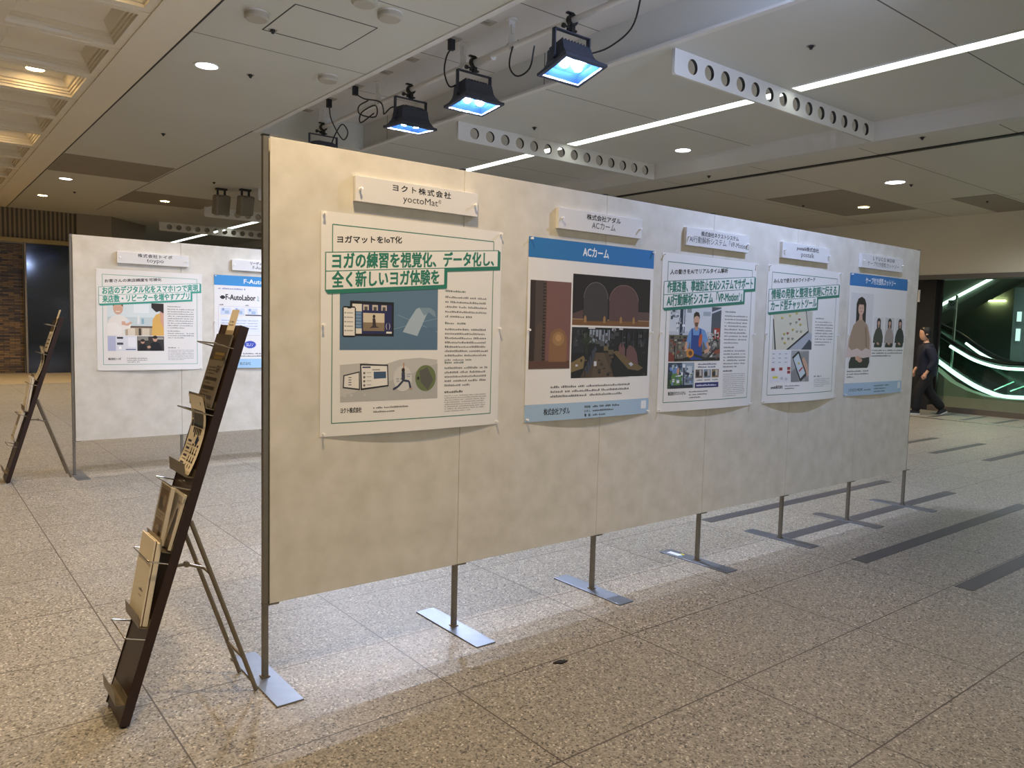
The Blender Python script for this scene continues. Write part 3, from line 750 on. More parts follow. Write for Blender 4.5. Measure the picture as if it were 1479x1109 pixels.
def column_text(A, t, blocks, u=.59, w=.235):
    for kind, v, n, dv in blocks:
        if kind == 'h': A.lines(u, v, w*.45, 1, .01, .011, '#5f6f6c', 1)
        elif kind == 'b': A.lines(u, v, w, n, dv, .0105, '#707074')
        elif kind == 's': A.lines(u, v, w, n, dv, .006, '#a0a0a3')
        elif kind == 'n': A.lines(u, v, w*.4, 1, .01, .012, '#303033', 1)
    A.build('body_text', t, cut=0)

# ---- poster one: yoga mat
t, A = poster(.217, 1.849, 0, 'cream teal-framed poster about a yoga mat, leftmost on the near row', 'yoga mat poster', seed=1)
A.rect(.082, .28, .55, .549, '#5f7d97').rect(.082, .45, .55, .549, '#587691')
A.line([(.35, .40), (.55, .47)], .002, '#8ba4b8').line([(.33, .46), (.55, .41)], .002, '#8ba4b8')
A.poly([(.374, .472), (.405, .42), (.44, .372), (.455, .366), (.512, .365), (.49, .40), (.446, .489)], '#a9bccb').poly([(.455, .366), (.512, .365), (.535, .38), (.541, .406), (.52, .395), (.505, .385), (.48, .40)], '#7f97ab')
A.rect(.127, .348, .33, .492, '#17181d').rect(.137, .36, .32, .482, '#27295a').rect(.137, .36, .18, .482, '#e6e2d8').rect(.15, .39, .18, .46, '#4d6f96')
for k in range(5): A.rect(.153, .394+k*.013, .177, .403+k*.013, '#7d9bbd')
for k in range(3): A.rect(.186+k*.042, .362, .212+k*.042, .385, '#c9c0b4').rect(.192+k*.042, .37, .206+k*.042, .385, '#55504e')
A.rect(.186, .396, .285, .47, '#d9cdb8').rect(.186, .435, .285, .47, '#8b7a62').ell(.236, .41, .006, .008, '#2a2320').poly([(.229, .418), (.242, .418), (.246, .45), (.262, .455), (.215, .458), (.23, .448)], '#3a3031')
A.rect(.294, .472, .32, .48, '#e8e6e0').text('( )', .292, .457, .03, '#d8d6e6', width=.02)
A.poly([(.094, .378), (.1, .371), (.147, .371), (.153, .378), (.153, .49), (.147, .496), (.1, .496), (.094, .49)], '#141416').rect(.099, .377, .148, .49, '#ece9e2').rect(.115, .373, .132, .38, '#141416')
for k in range(5): A.rect(.103, .395+k*.018, .107, .401+k*.018, '#4c5568').rect(.111, .396+k*.018, .14, .4+k*.018, '#a8a6a2')
A.build('product_picture', t)
A.poly([(.084, .61), (.2, .602), (.27, .615), (.36, .59), (.46, .583), (.55, .592), (.552, .763), (.086, .763)], '#c3c2be').poly([(.27, .69), (.4, .66), (.5, .62), (.552, .61), (.552, .763), (.086, .763), (.086, .74)], '#b5b5b2')
A.poly([(.099, .652), (.172, .637), (.174, .716), (.097, .705)], '#2b2b2f').poly([(.104, .656), (.168, .643), (.169, .709), (.102, .7)], '#eae6df')
for k in range(4): A.rect(.122, .66+k*.01, .135, .664+k*.01, '#77777a')
A.poly([(.173, .606), (.304, .611), (.307, .703), (.177, .716)], '#232327').poly([(.179, .613), (.299, .617), (.302, .697), (.183, .708)], '#ece9e3')
A.poly([(.236, .64), (.294, .64), (.295, .668), (.237, .67)], '#3f5878').rect(.184, .618, .222, .624, '#3a3d66').rect(.23, .63, .265, .634, '#8a8a8a')
for k in range(4): A.ell(.193, .645+k*.017, .005, .005, '#6e6a66').rect(.203, .642+k*.017, .225, .645+k*.017, '#b0aeaa')
A.ell(.375, .672, .045, .056, '#d3d2cf').ell(.49, .672, .053, .057, '#6d7a4e').poly([(.458, .64), (.498, .625), (.53, .68), (.5, .725), (.465, .69)], '#5e5c55').ell(.452, .672, .006, .008, '#2a2a2a')
# a stretching figure
A.line([(.38, .604), (.379, .64)], .006, '#b98f78').ell(.377, .636, .008, .010, '#2d211d').poly([(.369, .645), (.385, .643), (.386, .672), (.378, .685), (.369, .676)], '#3a4055')
A.line([(.376, .682), (.352, .705), (.328, .717)], .009, '#2f3a55').line([(.38, .68), (.406, .684), (.413, .713)], .009, '#2f3a55').line([(.408, .715), (.422, .716)], .005, '#b98f78')
A.lines(.345, .675, .02, 2, .01, .007, '#7a86a0').lines(.395, .655, .02, 2, .01, .007, '#7a86a0').build('lower_picture', t)
frame_poster(A, t, 'ヨガマットをIoT化', .295, 'ヨガの練習を視覚化、データ化し、', .806, '全く新しいヨガ体験を', .566, .505)
column_text(A, t, [('h', .291, 1, 0), ('b', .318, 5, .0215), ('h', .434, 1, 0), ('b', .461, 8, .0195), ('h', .61, 1, 0), ('b', .634, 5, .0195), ('n', .742, 1, 0), ('s', .757, 8, .0098)])
footer(A, t, 'ヨクト株式会社', .093)
name_board(.354, 0, 2.002, .606, 'ヨクト株式会社', 'yoctoMat®', 'white foam name board above the yoga mat poster', 'yoga mat poster', .03, .04, .29, .19, sp1=1.25)

# ---- poster two: rounded screens
BLUE, PALE = '#2c79b8', '#a9c4dc'
t, A = poster(1.28, 1.845, 0, 'glossy blue-banner poster with three dark lounge photos, second on the near row', 'dark lounge poster', seed=2, wob=.0018)
A.rect(0, 0, .9, .098, BLUE).text('ACカーム', .45, .066, .055, '#f3f6fa', width=.185, bold=.04, center=True).build('banner', t)
A.rect(.017, .206, .284, .639, '#6b4a44').rect(.017, .206, .05, .639, '#33241f').rect(.05, .206, .1, .639, '#4c403a').poly([(.06, .43), (.09, .40), (.1, .43), (.1, .61), (.055, .61)], '#57473c')
A.rect(.1, .206, .118, .61, '#2a201c')
for k in range(26): A.rect(.1+.003*(k % 2), .21+k*.0155, .118, .217+k*.0155, '#5a463c')
A.rect(.122, .206, .284, .6, '#7b5650').rect(.017, .6, .284, .639, '#5e4032')
A.poly([(.145, .605), (.145, .50), (.152, .465), (.175, .445), (.21, .437), (.242, .45), (.258, .475), (.262, .52), (.262, .605)], '#8b6444').ell(.205, .49, .04, .035, '#a07a50', 20).ell(.205, .485, .02, .018, '#b98f60', 16).build('tall_photo', t)
A.rect(.295, .16, .878, .419, '#1d1418').poly([(.295, .36), (.37, .34), (.37, .40), (.295, .40)], '#57423f').rect(.775, .34, .878, .395, '#5c4843').rect(.295, .388, .878, .419, '#7a5533').rect(.295, .386, .878, .39, '#a98a64')
A.poly([(.56, .393)] + [(.672-.112*math.cos(a), .285-.085*math.sin(a)) for a in [PI*k/16 for k in range(17)]] + [(.785, .393)], '#5a4240')
A.line([(.672-.112*math.cos(PI*k/16), .285-.085*math.sin(PI*k/16)) for k in range(17)], .002, '#9a7f78')
A.poly([(.372, .396)] + [(.46-.088*math.cos(a), .28-.084*math.sin(a)) for a in [PI*k/16 for k in range(17)]] + [(.548, .396)], '#3b3637')
A.line([(.46-.088*math.cos(PI*k/16), .28-.084*math.sin(PI*k/16)) for k in range(17)], .002, '#8a827e')
for u in (.385, .525, .65, .75): A.poly([(u-.009, .404), (u-.009, .378), (u, .366), (u+.009, .378), (u+.009, .404)], '#a17b4b')
A.build('upper_photo', t)
A.rect(.295, .429, .879, .69, '#15161b').rect(.295, .429, .39, .56, '#23262c').rect(.42, .44, .57, .51, '#8d98a6')
for k in range(6): A.rect(.435+k*.024, .44, .441+k*.024, .51, '#2a2c33')
A.rect(.41, .43, .46, .436, '#d8dbe0').rect(.585, .432, .615, .444, '#b9bcc4').rect(.64, .431, .67, .438, '#c9ccd2').poly([(.44, .56), (.56, .56), (.66, .69), (.36, .69)], '#4a3e33').poly([(.47, .56), (.53, .56), (.6, .69), (.44, .69)], '#5a4b3c')
A.clutter(.30, .435, .875, .53, 50, ['#2b2e35', '#0d0e11', '#3b3d42', '#55565a'], .04, .03).clutter(.30, .55, .87, .685, 40, ['#2a2420', '#57493a', '#1b1b1f', '#3a332b'], .035, .015)
for a in range(-70, 80, 18): A.line([(.40, .52), (.40+.05*math.sin(math.radians(a)), .52-.07*math.cos(math.radians(a)))], .006, '#2c3a26')
A.rect(.388, .5, .41, .57, '#202a1c').poly([(.295, .61), (.38, .575), (.39, .59), (.38, .64), (.295, .66)], '#7b6a47').ell(.365, .6, .006, .008, '#191512')
for k in range(4): A.poly([(.385+.016*k, .65-.03*k), (.43+.012*k, .60-.025*k), (.445+.01*k, .62-.025*k), (.41+.013*k, .67-.03*k)], '#3a4150').line([(.39+.016*k, .65-.03*k), (.392+.016*k, .685-.03*k)], .004, '#101114')
A.rect(.455, .605, .475, .63, '#c9ccd2').rect(.325, .62, .34, .63, '#c4c9d6')
A.poly([(.595, .555), (.63, .55), (.84, .645), (.80, .66), (.72, .65)], '#6b5a3c').poly([(.62, .575), (.72, .65), (.72, .69), (.61, .69), (.58, .62)], '#17181c')
A.poly([(.64, .56), (.64, .525), (.655, .508), (.675, .512), (.69, .54), (.69, .578)], '#6f5050').poly([(.70, .59), (.70, .545), (.72, .52), (.755, .525), (.785, .565), (.80, .63)], '#6a4b4b')
A.poly([(.72, .62), (.74, .612), (.76, .625), (.74, .635)], '#b9c0cc').rect(.525, .525, .56, .55, '#6d5f45').rect(.56, .545, .6, .57, '#5e5240')
for k in range(5): A.rect(.66+k*.042, .445, .668+k*.042, .53, '#2c3038')
A.build('lower_photo', t)
A.lines(.162, .737, .57, 3, .0235, .0135, '#55555a', .9, .03).build('body_text', t, cut=0)
A.rect(0, .815, .9, .9, PALE).text('株式会社アダル', .12, .868, .036, '#22262c', width=.17, bold=.035)
for k, s_ in enumerate(('所在地', 'ＵＲＬ', '電　話')): A.text(s_, .392, .846+k*.0215, .015, '#2a3038', width=.042, bold=.04)
A.lines(.452, .845, .2, 1, .02, .0125, '#2a3038', 1).lines(.452, .866, .15, 1, .02, .0105, '#2a3038', 1).lines(.452, .888, .09, 1, .02, .0105, '#2a3038', 1).rect(.834, .827, .878, .871, '#eef1f3').build('footer_band', t)
name_board(1.448, 0, 2.0, .604, '株式会社アダル', 'ACカーム', 'white foam name board above the dark lounge poster', 'dark lounge poster', .03, .042, .245, .17)

# ---- poster three: mechanic
t, A = poster(2.252, 1.845, 0, 'teal-framed poster with a mechanic in blue overalls, third on the near row', 'mechanic poster', seed=3)
A.rect(.08, .29, .552, .612, '#c3cad2').rect(.08, .29, .46, .44, '#d7dde2').rect(.46, .29, .552, .47, '#4e5660').rect(.168, .29, .196, .46, '#27364a').rect(.205, .29, .214, .45, '#5b6e86').rect(.1, .305, .14, .33, '#4f5b62').rect(.1, .345, .15, .36, '#6d7b80').rect(.23, .3, .27, .33, '#8f9aa0').rect(.38, .32, .45, .345, '#a7b3ba')
A.line([(.46, .325), (.552, .30)], .01, '#cfd5da').rect(.485, .415, .545, .52, '#a83a2a').rect(.492, .425, .51, .455, '#ddd').rect(.52, .44, .535, .47, '#d8cfc6')
A.rect(.08, .46, .26, .48, '#6b6b56').rect(.08, .48, .552, .612, '#6f6a62').line([(.115, .49), (.24, .49)], .012, '#2a2a28').line([(.13, .49), (.13, .6)], .012, '#1d1d1c').line([(.16, .5), (.15, .6)], .008, '#3b3b36').line([(.43, .53), (.5, .45), (.55, .56)], .009, '#1e2022').ell(.50, .53, .035, .05, '#2b2e31').ell(.50, .53, .027, .04, '#8d8a82')
A.rect(.08, .56, .13, .612, '#7b3a30').line([(.13, .605), (.552, .6)], .016, '#17181a').line([(.2, .6), (.45, .55)], .01, '#222').rect(.49, .54, .552, .57, '#8f4a33')
A.clutter(.085, .30, .25, .46, 26, ['#eef2f5', '#8b97a0', '#3c4650', '#b8c2ca'], .025, .02).clutter(.085, .46, .26, .6, 40, ['#2a2926', '#8d8568', '#c4bda6', '#53504a', '#7d4437'], .03, .02).clutter(.42, .44, .55, .61, 40, ['#1d1f22', '#b5b2aa', '#7a2f24', '#5a5f66', '#d8d4cc'], .025, .02)
A.poly([(.262, .43), (.30, .415), (.345, .415), (.40, .43), (.425, .47), (.44, .53), (.42, .54), (.385, .49), (.37, .56), (.27, .56), (.265, .49), (.245, .545), (.22, .535), (.24, .47)], '#6f9bd0').poly([(.275, .42), (.285, .42), (.292, .46), (.345, .46), (.352, .42), (.364, .424), (.375, .50), (.38, .605), (.27, .605), (.275, .5)], '#24468c')
A.line([(.235, .50), (.225, .54), (.27, .56)], .02, '#d3a184').line([(.42, .50), (.445, .545), (.40, .56)], .02, '#d3a184').ell(.318, .375, .026, .034, '#d6a98d').poly([(.303, .4), (.333, .4), (.338, .425), (.32, .435), (.305, .425)], '#c99a7e').poly([(.29, .365), (.292, .335), (.31, .322), (.335, .326), (.346, .345), (.345, .37), (.338, .352), (.318, .346), (.3, .352)], '#2a211d').poly([(.302, .385), (.334, .385), (.33, .405), (.318, .412), (.306, .405)], '#6b4c3b')
A.ell(.268, .565, .035, .026, '#d08a3a').ell(.27, .565, .018, .014, '#6a4420').ell(.36, .49, .016, .04, '#c25a34', rot=10).line([(.30, .575), (.42, .60), (.52, .53)], .014, '#2d2f33').build('workshop_photo', t)
A.rect(.08, .62, .311, .769, '#33415a').rect(.2, .62, .311, .769, '#93a4b4').rect(.08, .69, .2, .769, '#2f4630').ell(.14, .66, .03, .035, '#6d8fc8').ell(.15, .72, .05, .04, '#5d8a4a').rect(.21, .63, .225, .75, '#3a455c').rect(.245, .64, .29, .7, '#c9d3da').rect(.23, .71, .3, .74, '#6b7480').ell(.17, .67, .016, .02, '#c99a7e').clutter(.085, .625, .305, .765, 60, ['#22304a', '#b9c6d0', '#4d7a3c', '#6d8fc8', '#e6eaee', '#35414f'], .025, .022).rect(.1, .75, .3, .769, '#1e2836').build('worker_photo', t)
A.lines(.345, .635, .17, 2, .017, .012, '#26356b', 1, .02)
for k in range(3): A.rect(.323+k*.077, .662, .392+k*.077, .712, ('#6d5d55', '#7b8b9b', '#8f7a5d')[k]).ell(.345+k*.077, .69, .016, .016, '#2e2c2e').rect(.36+k*.077, .665, .38+k*.077, .7, '#c3bdb5').lines(.33+k*.077, .728, .055, 1, .01, .008, '#444', 1)
A.rect(.32, .74, .545, .771, '#2b2f6e').lines(.335, .761, .19, 1, .01, .012, '#eef', 1).build('feature_pictures', t)
frame_poster(A, t, '人の動きをAIでリアルタイム解析', .53, '作業改善、事故防止をAIシステムでサポート', .812, 'AI行動解析システム「VP-Motion®」', .75, .70)
column_text(A, t, [('h', .318, 1, 0), ('b', .343, 9, .0205), ('h', .535, 1, 0), ('b', .556, 6, .0195), ('n', .68, 1, 0), ('s', .697, 12, .0122)])
footer(A, t, '株式会社ネクストシステム', .15, (.27, 3))
name_board(2.425, 0, 2.0, .602, '株式会社ネクストシステム', 'AI行動解析システム「VP-Motion」', 'white foam name board above the mechanic poster', 'mechanic poster', .03, .042, .36, .57)

# ---- poster four: card tool
t, A = poster(3.275, 1.85, 0, 'teal-framed poster of sticky cards on a laptop, fourth on the near row', 'sticky card poster', seed=4, curl=.03)
A.rect(.08, .29, .55, .55, '#c9c7bb').poly([(.08, .29), (.47, .28), (.5, .42), (.27, .55), (.12, .55)], '#d5d1bd').poly([(.08, .35), (.09, .35), (.125, .55), (.11, .55)], '#20252e').poly([(.462, .28), (.47, .28), (.51, .43), (.27, .55), (.24, .55), (.5, .42)], '#23262c').poly([(.51, .43), (.55, .44), (.55, .55), (.27, .55)], '#aab0ba').poly([(.42, .55), (.52, .48), (.55, .5), (.55, .55)], '#3c4250')
for (u, v, c) in ((.17, .335, '#c8b63a'), (.26, .318, '#c8b63a'), (.34, .30, '#c8b63a'), (.375, .34, '#9c4a3c'), (.39, .375, '#c8b63a'), (.3, .41, '#c8b63a'), (.24, .435, '#b0483c'), (.2, .44, '#c8b63a'), (.21, .50, '#c8b63a'), (.27, .37, '#8d8f86'), (.34, .36, '#8d8f86'), (.35, .42, '#9fb09a'), (.25, .47, '#8d8f86'), (.3, .47, '#8d8f86'), (.4, .42, '#b0b58a'), (.18, .47, '#8d8f86')): A.rect(u, v, u+.028, v+.009, c).rect(u+.003, v+.011, u+.02, v+.015, '#77796f')
A.build('laptop_photo', t)
A.rect(.08, .557, .296, .765, '#e3e3e6')
for k in range(9): A.rect(.09+.07*(k % 3), .575+.028*(k//3), .115+.07*(k % 3), .58+.028*(k//3), '#9a9aa4')
for u, v in ((.085, .67), (.17, .668), (.26, .665), (.26, .69)): A.rect(u, v, u+.036, v+.02, '#b8423c').rect(u+.004, v+.004, u+.03, v+.014, '#6d2e38')
A.rect(.10, .725, .155, .738, '#d9d545').ell(.2, .74, .016, .01, '#c6c6cc').ell(.25, .745, .016, .01, '#c6c6cc')
A.rect(.303, .555, .519, .767, '#a4a5a8').poly([(.303, .70), (.36, .67), (.4, .767), (.303, .767)], '#7d7f84').poly([(.40, .57), (.519, .56), (.519, .767), (.47, .767)], '#8b8c8e').poly([(.315, .60), (.385, .56), (.40, .565), (.49, .71), (.485, .73), (.42, .765), (.405, .76)], '#1d1f25').poly([(.33, .61), (.388, .575), (.475, .71), (.415, .745)], '#c5d3da').rect(.385, .635, .405, .65, '#c8b63a').poly([(.395, .69), (.44, .665), (.446, .675), (.402, .702)], '#b0485a').poly([(.43, .615), (.46, .60), (.50, .65), (.519, .72), (.50, .74), (.48, .69), (.45, .65)], '#caa38c').build('phone_picture', t)
frame_poster(A, t, 'みんなで使えるホワイトボード', .49, '情報の発散と整理を気軽に行える', .80, 'カード型チャットツール', .58, .54)
column_text(A, t, [('h', .338, 1, 0), ('b', .362, 9, .0198), ('n', .74, 1, 0), ('s', .757, 5, .0125)])
footer(A, t, 'postalk株式会社', .125)
name_board(3.395, 0, 2.0, .58, 'postalk株式会社', 'postalk', 'white foam name board above the sticky card poster', 'sticky card poster', .03, .046, .27, .16)

# ---- poster five: cape tops
t, A = poster(4.306, 1.857, 0, 'blue-banner poster of a woman in a beige cape top, at the right end', 'beige cape poster', seed=5, curl=.012)
A.rect(0, 0, .9, .09, BLUE).text('ケープ付き授乳カットソー', .46, .062, .052, '#f3f6fa', width=.47, bold=.035, center=True).build('banner', t)
def woman(cx, top, h, cape, blouse='#d9c5bd'):
    X = 1.28
    f = lambda x, y: (cx+x*h*X, top+y*h)
    E = lambda x, y, a, b, c: A.ell(cx+x*h*X, top+y*h, a*h*X, b*h, c)
    A.poly([f(*p) for p in ((-.10, .38), (-.105, .1), (-.07, .03), (0, 0), (.07, .03), (.105, .1), (.11, .4), (.05, .42), (-.05, .42))], '#191416')
    A.poly([f(*p) for p in ((-.2, .92), (-.14, .8), (.22, .78), (.24, .92), (.2, 1.0), (-.2, 1.0))], '#141215')
    E(0, .17, .062, .09, '#d9b09a'); A.poly([f(*p) for p in ((-.07, .17), (-.065, .06), (.065, .06), (.07, .17), (.05, .11), (-.05, .11))], '#191416')
    A.poly([f(-.03, .25), f(.03, .25), f(.04, .33), f(-.04, .33)], '#cda48f')
    A.poly([f(*p) for p in ((-.16, .42), (-.05, .33), (.05, .33), (.17, .41), (.26, .62), (.27, .84), (.1, .86), (-.1, .84), (-.27, .85), (-.25, .62))], blouse)
    A.poly([f(*p) for p in ((-.15, .40), (-.05, .325), (.05, .325), (.15, .39), (.22, .58), (.23, .74), (.14, .72), (.06, .76), (-.04, .72), (-.16, .75), (-.23, .70), (-.21, .55))], cape)
    A.poly([f(*p) for p in ((.1, .42), (.13, .42), (.17, .71), (.14, .71))], '#8f7460' if cape == '#a98f79' else cape)
    A.line([f(.018, .205), f(-.018, .205)], .008*h, '#a5574f'); E(-.025, .16, .008, .006, '#2a1d1b'); E(.025, .16, .008, .006, '#2a1d1b')
    E(-.02, .86, .05, .035, '#d3a78f'); E(.03, .89, .05, .03, '#cf9f88')
A.rect(.03, .14, .36, .69, '#dedcdb'); woman(.185, .165, .53, '#a98f79'); A.build('large_figure', t)
for cx, c, bg in ((.462, '#3c3d38', '#e2e0e0'), (.638, '#a99a94', '#d3d1d1'), (.81, '#15161d', '#dedcdc')):
    A.rect(cx-.075, .31, cx+.075, .54, bg); woman(cx, .315, .225, c, c)
A.build('colour_figures', t)
A.lines(.378, .568, .52, 3, .021, .0125, '#3a3a3d').lines(.03, .722, .32, 3, .021, .0125, '#3a3a3d', .3).build('body_text', t, cut=0)
A.rect(0, .805, .9, .9, PALE).text('LYUCO MOM', .07, .868, .03, '#2a3038', width=.19, bold=.03).lines(.28, .866, .1, 1, .01, .014, '#56606c', 1).lines(.43, .838, .24, 1, .02, .0125, '#2a3038', 1).lines(.43, .86, .2, 1, .02, .0105, '#2a3038', 1).lines(.43, .882, .17, 1, .02, .0105, '#2a3038', 1).rect(.83, .815, .875, .865, '#dfe6ec').build('footer_band', t)
name_board(4.42, 0, 2.005, .64, 'ＬＹＵＣＯ ＭＯＭ', 'ケープ付き授乳カットソー', 'white foam name board above the beige cape poster', 'beige cape poster', .034, .038, .33, .49)

# ---- rear row
TE2 = '#3f9f8c'
t, A = poster(.265, 1.822, Y2, 'teal-framed poster of women with a phone, left on the rear row', 'phone women poster', seed=6)
A.rect(.085, .29, .555, .585, '#c9d6d6').rect(.085, .29, .555, .42, '#dbe6e6').rect(.3, .3, .43, .38, '#e9efef').rect(.33, .40, .35, .48, '#e7e9e6').rect(.365, .43, .385, .48, '#8fb4c4').rect(.085, .5, .555, .515, '#5b4a3c').rect(.23, .515, .5, .585, '#b7a48a').rect(.25, .52, .31, .585, '#e2d7c2').rect(.37, .52, .43, .585, '#d8ccb5').rect(.34, .52, .36, .585, '#3d342c')
A.poly([(.085, .585), (.09, .46), (.12, .42), (.15, .405), (.2, .405), (.24, .43), (.28, .47), (.27, .52), (.22, .535), (.23, .585)], '#ece8e0').ell(.172, .345, .04, .055, '#d9ae96').poly([(.13, .33), (.135, .29), (.21, .29), (.214, .33), (.19, .305), (.15, .305)], '#5a3d2c').line([(.155, .372), (.188, .372)], .006, '#f3efe9').poly([(.20, .46), (.26, .455), (.29, .47), (.25, .50), (.2, .49)], '#d9ae96').poly([(.225, .455), (.262, .44), (.268, .465), (.235, .48)], '#dfe3e4')
A.poly([(.45, .585), (.46, .44), (.49, .39), (.555, .37), (.555, .585)], '#e2b35d').poly([(.52, .37), (.555, .36), (.555, .52), (.53, .46)], '#d6a48b').poly([(.45, .33), (.45, .29), (.555, .29), (.555, .38), (.52, .36), (.49, .37)], '#2c211c').poly([(.085, .585), (.085, .48), (.15, .47), (.2, .52), (.2, .585)], '#f1eee8').build('main_photo', t)
A.rect(.085, .592, .32, .725, '#dfe2ea').rect(.085, .592, .15, .725, '#b6bbd6').rect(.16, .6, .21, .616, '#27282e').rect(.16, .65, .21, .67, '#4c4f5a').rect(.25, .6, .315, .69, '#eceef3').rect(.23, .708, .315, .716, '#4c5f8c').rect(.175, .685, .195, .71, '#fff').build('screen_picture', t)
A.rect(.326, .592, .555, .725, '#35302c').rect(.33, .595, .42, .63, '#8f8a80').rect(.48, .6, .55, .62, '#aaa69c').poly([(.34, .725), (.345, .67), (.37, .655), (.4, .67), (.41, .725)], '#15151a').ell(.372, .64, .016, .02, '#c99f84').ell(.372, .63, .018, .013, '#221a17').poly([(.43, .725), (.44, .655), (.48, .64), (.52, .655), (.54, .725)], '#121217').ell(.478, .615, .02, .026, '#c99f84').ell(.478, .6, .021, .015, '#1d1613').ell(.425, .69, .016, .012, '#c99f84').build('staff_photo', t)
frame_poster(A, t, 'お客さんの来店頻度を可視化', .47, 'お店のデジタル化をスマホ1つで実現', .815, '来店数・リピーターを増やすアプリ', .78, .735, TE2)
column_text(A, t, [('h', .318, 1, 0), ('b', .343, 9, .0215), ('h', .545, 1, 0), ('b', .567, 3, .02), ('n', .70, 1, 0), ('s', .72, 9, .0112)])
footer(A, t, '株式会社トイポ', .1, (.24, 3))
name_board(.432, Y2, 1.982, .608, '株式会社トイポ', 'toypo', 'white foam name board above the phone women poster', 'phone women poster', .034, .05, .29, .145, sp1=1.2)
t, A = poster(1.277, 1.828, Y2, 'blue-banner poster partly hidden by the near boards, rear row', 'partly hidden blue-banner poster', seed=7)
B2 = '#3f95d6'
A.rect(0, 0, .9, .098, B2).text('F-AutoLabor', .47, .07, .06, '#eef5fb', width=.37, bold=.04, center=True).build('banner', t)
A.lines(.04, .135, .25, 1, .02, .016, '#5661b0', 1).rect(.055, .205, .105, .22, '#1d1d22').poly([(.055, .2125), (.07, .195), (.09, .195), (.105, .2125), (.09, .23), (.07, .23)], '#1d1d22').text('F-AutoLabor', .11, .235, .075, '#15151a', width=.29, bold=.04).line([(.42, .19), (.43, .21), (.42, .235), (.44, .235)], .005, '#4f8f9a').build('logotype', t)
A.frame(.04, .3, .86, .58, .002, '#aab4d8').lines(.05, .29, .03, 1, .01, .014, '#3a3f5c', 1).lines(.3, .29, .03, 1, .01, .014, '#3a3f5c', 1)
for k in range(3): A.rect(.06+.13*k, .315, .16+.13*k, .38, '#d3dcee').ell(.085+.13*k, .33, .012, .014, '#8fa3cc').rect(.1+.13*k, .34, .14+.13*k, .37, '#a9bfd6')
A.rect(.30, .375, .48, .385, '#3a3c46').rect(.06, .41, .45, .56, '#e7ecf6')
for k in range(5): A.line([(.06, .43+.026*k), (.45, .43+.026*k)], .0015, '#b9c4e0')
A.lines(.07, .44, .36, 5, .026, .009, '#8b96b8').build('diagram', t)
A.poly([(.345+.065*r*math.cos(a), .67+.04*r*math.sin(a)) for k in range(36) for a, r in [(2*PI*k/36, 1 if k % 2 == 0 else .82)]], '#3a51b8').lines(.31, .668, .07, 2, .017, .013, '#e8ecfa', .8).build('starburst', t)
A.lines(.22, .765, .45, 2, .024, .014, '#3a3f5c').build('body_text', t, cut=0)
A.rect(0, .81, .9, .9, '#a6cdec').text('株式会社', .24, .87, .034, '#2a3038', width=.11).lines(.52, .85, .2, 2, .024, .012, '#2a3038').build('footer_band', t)
name_board(1.443, Y2, 1.982, .6, 'リーディングエッジ', 'F-AutoLabor', 'white foam name board partly hidden behind the near boards', 'hidden blue-banner poster', .034, .045, .27, .22)
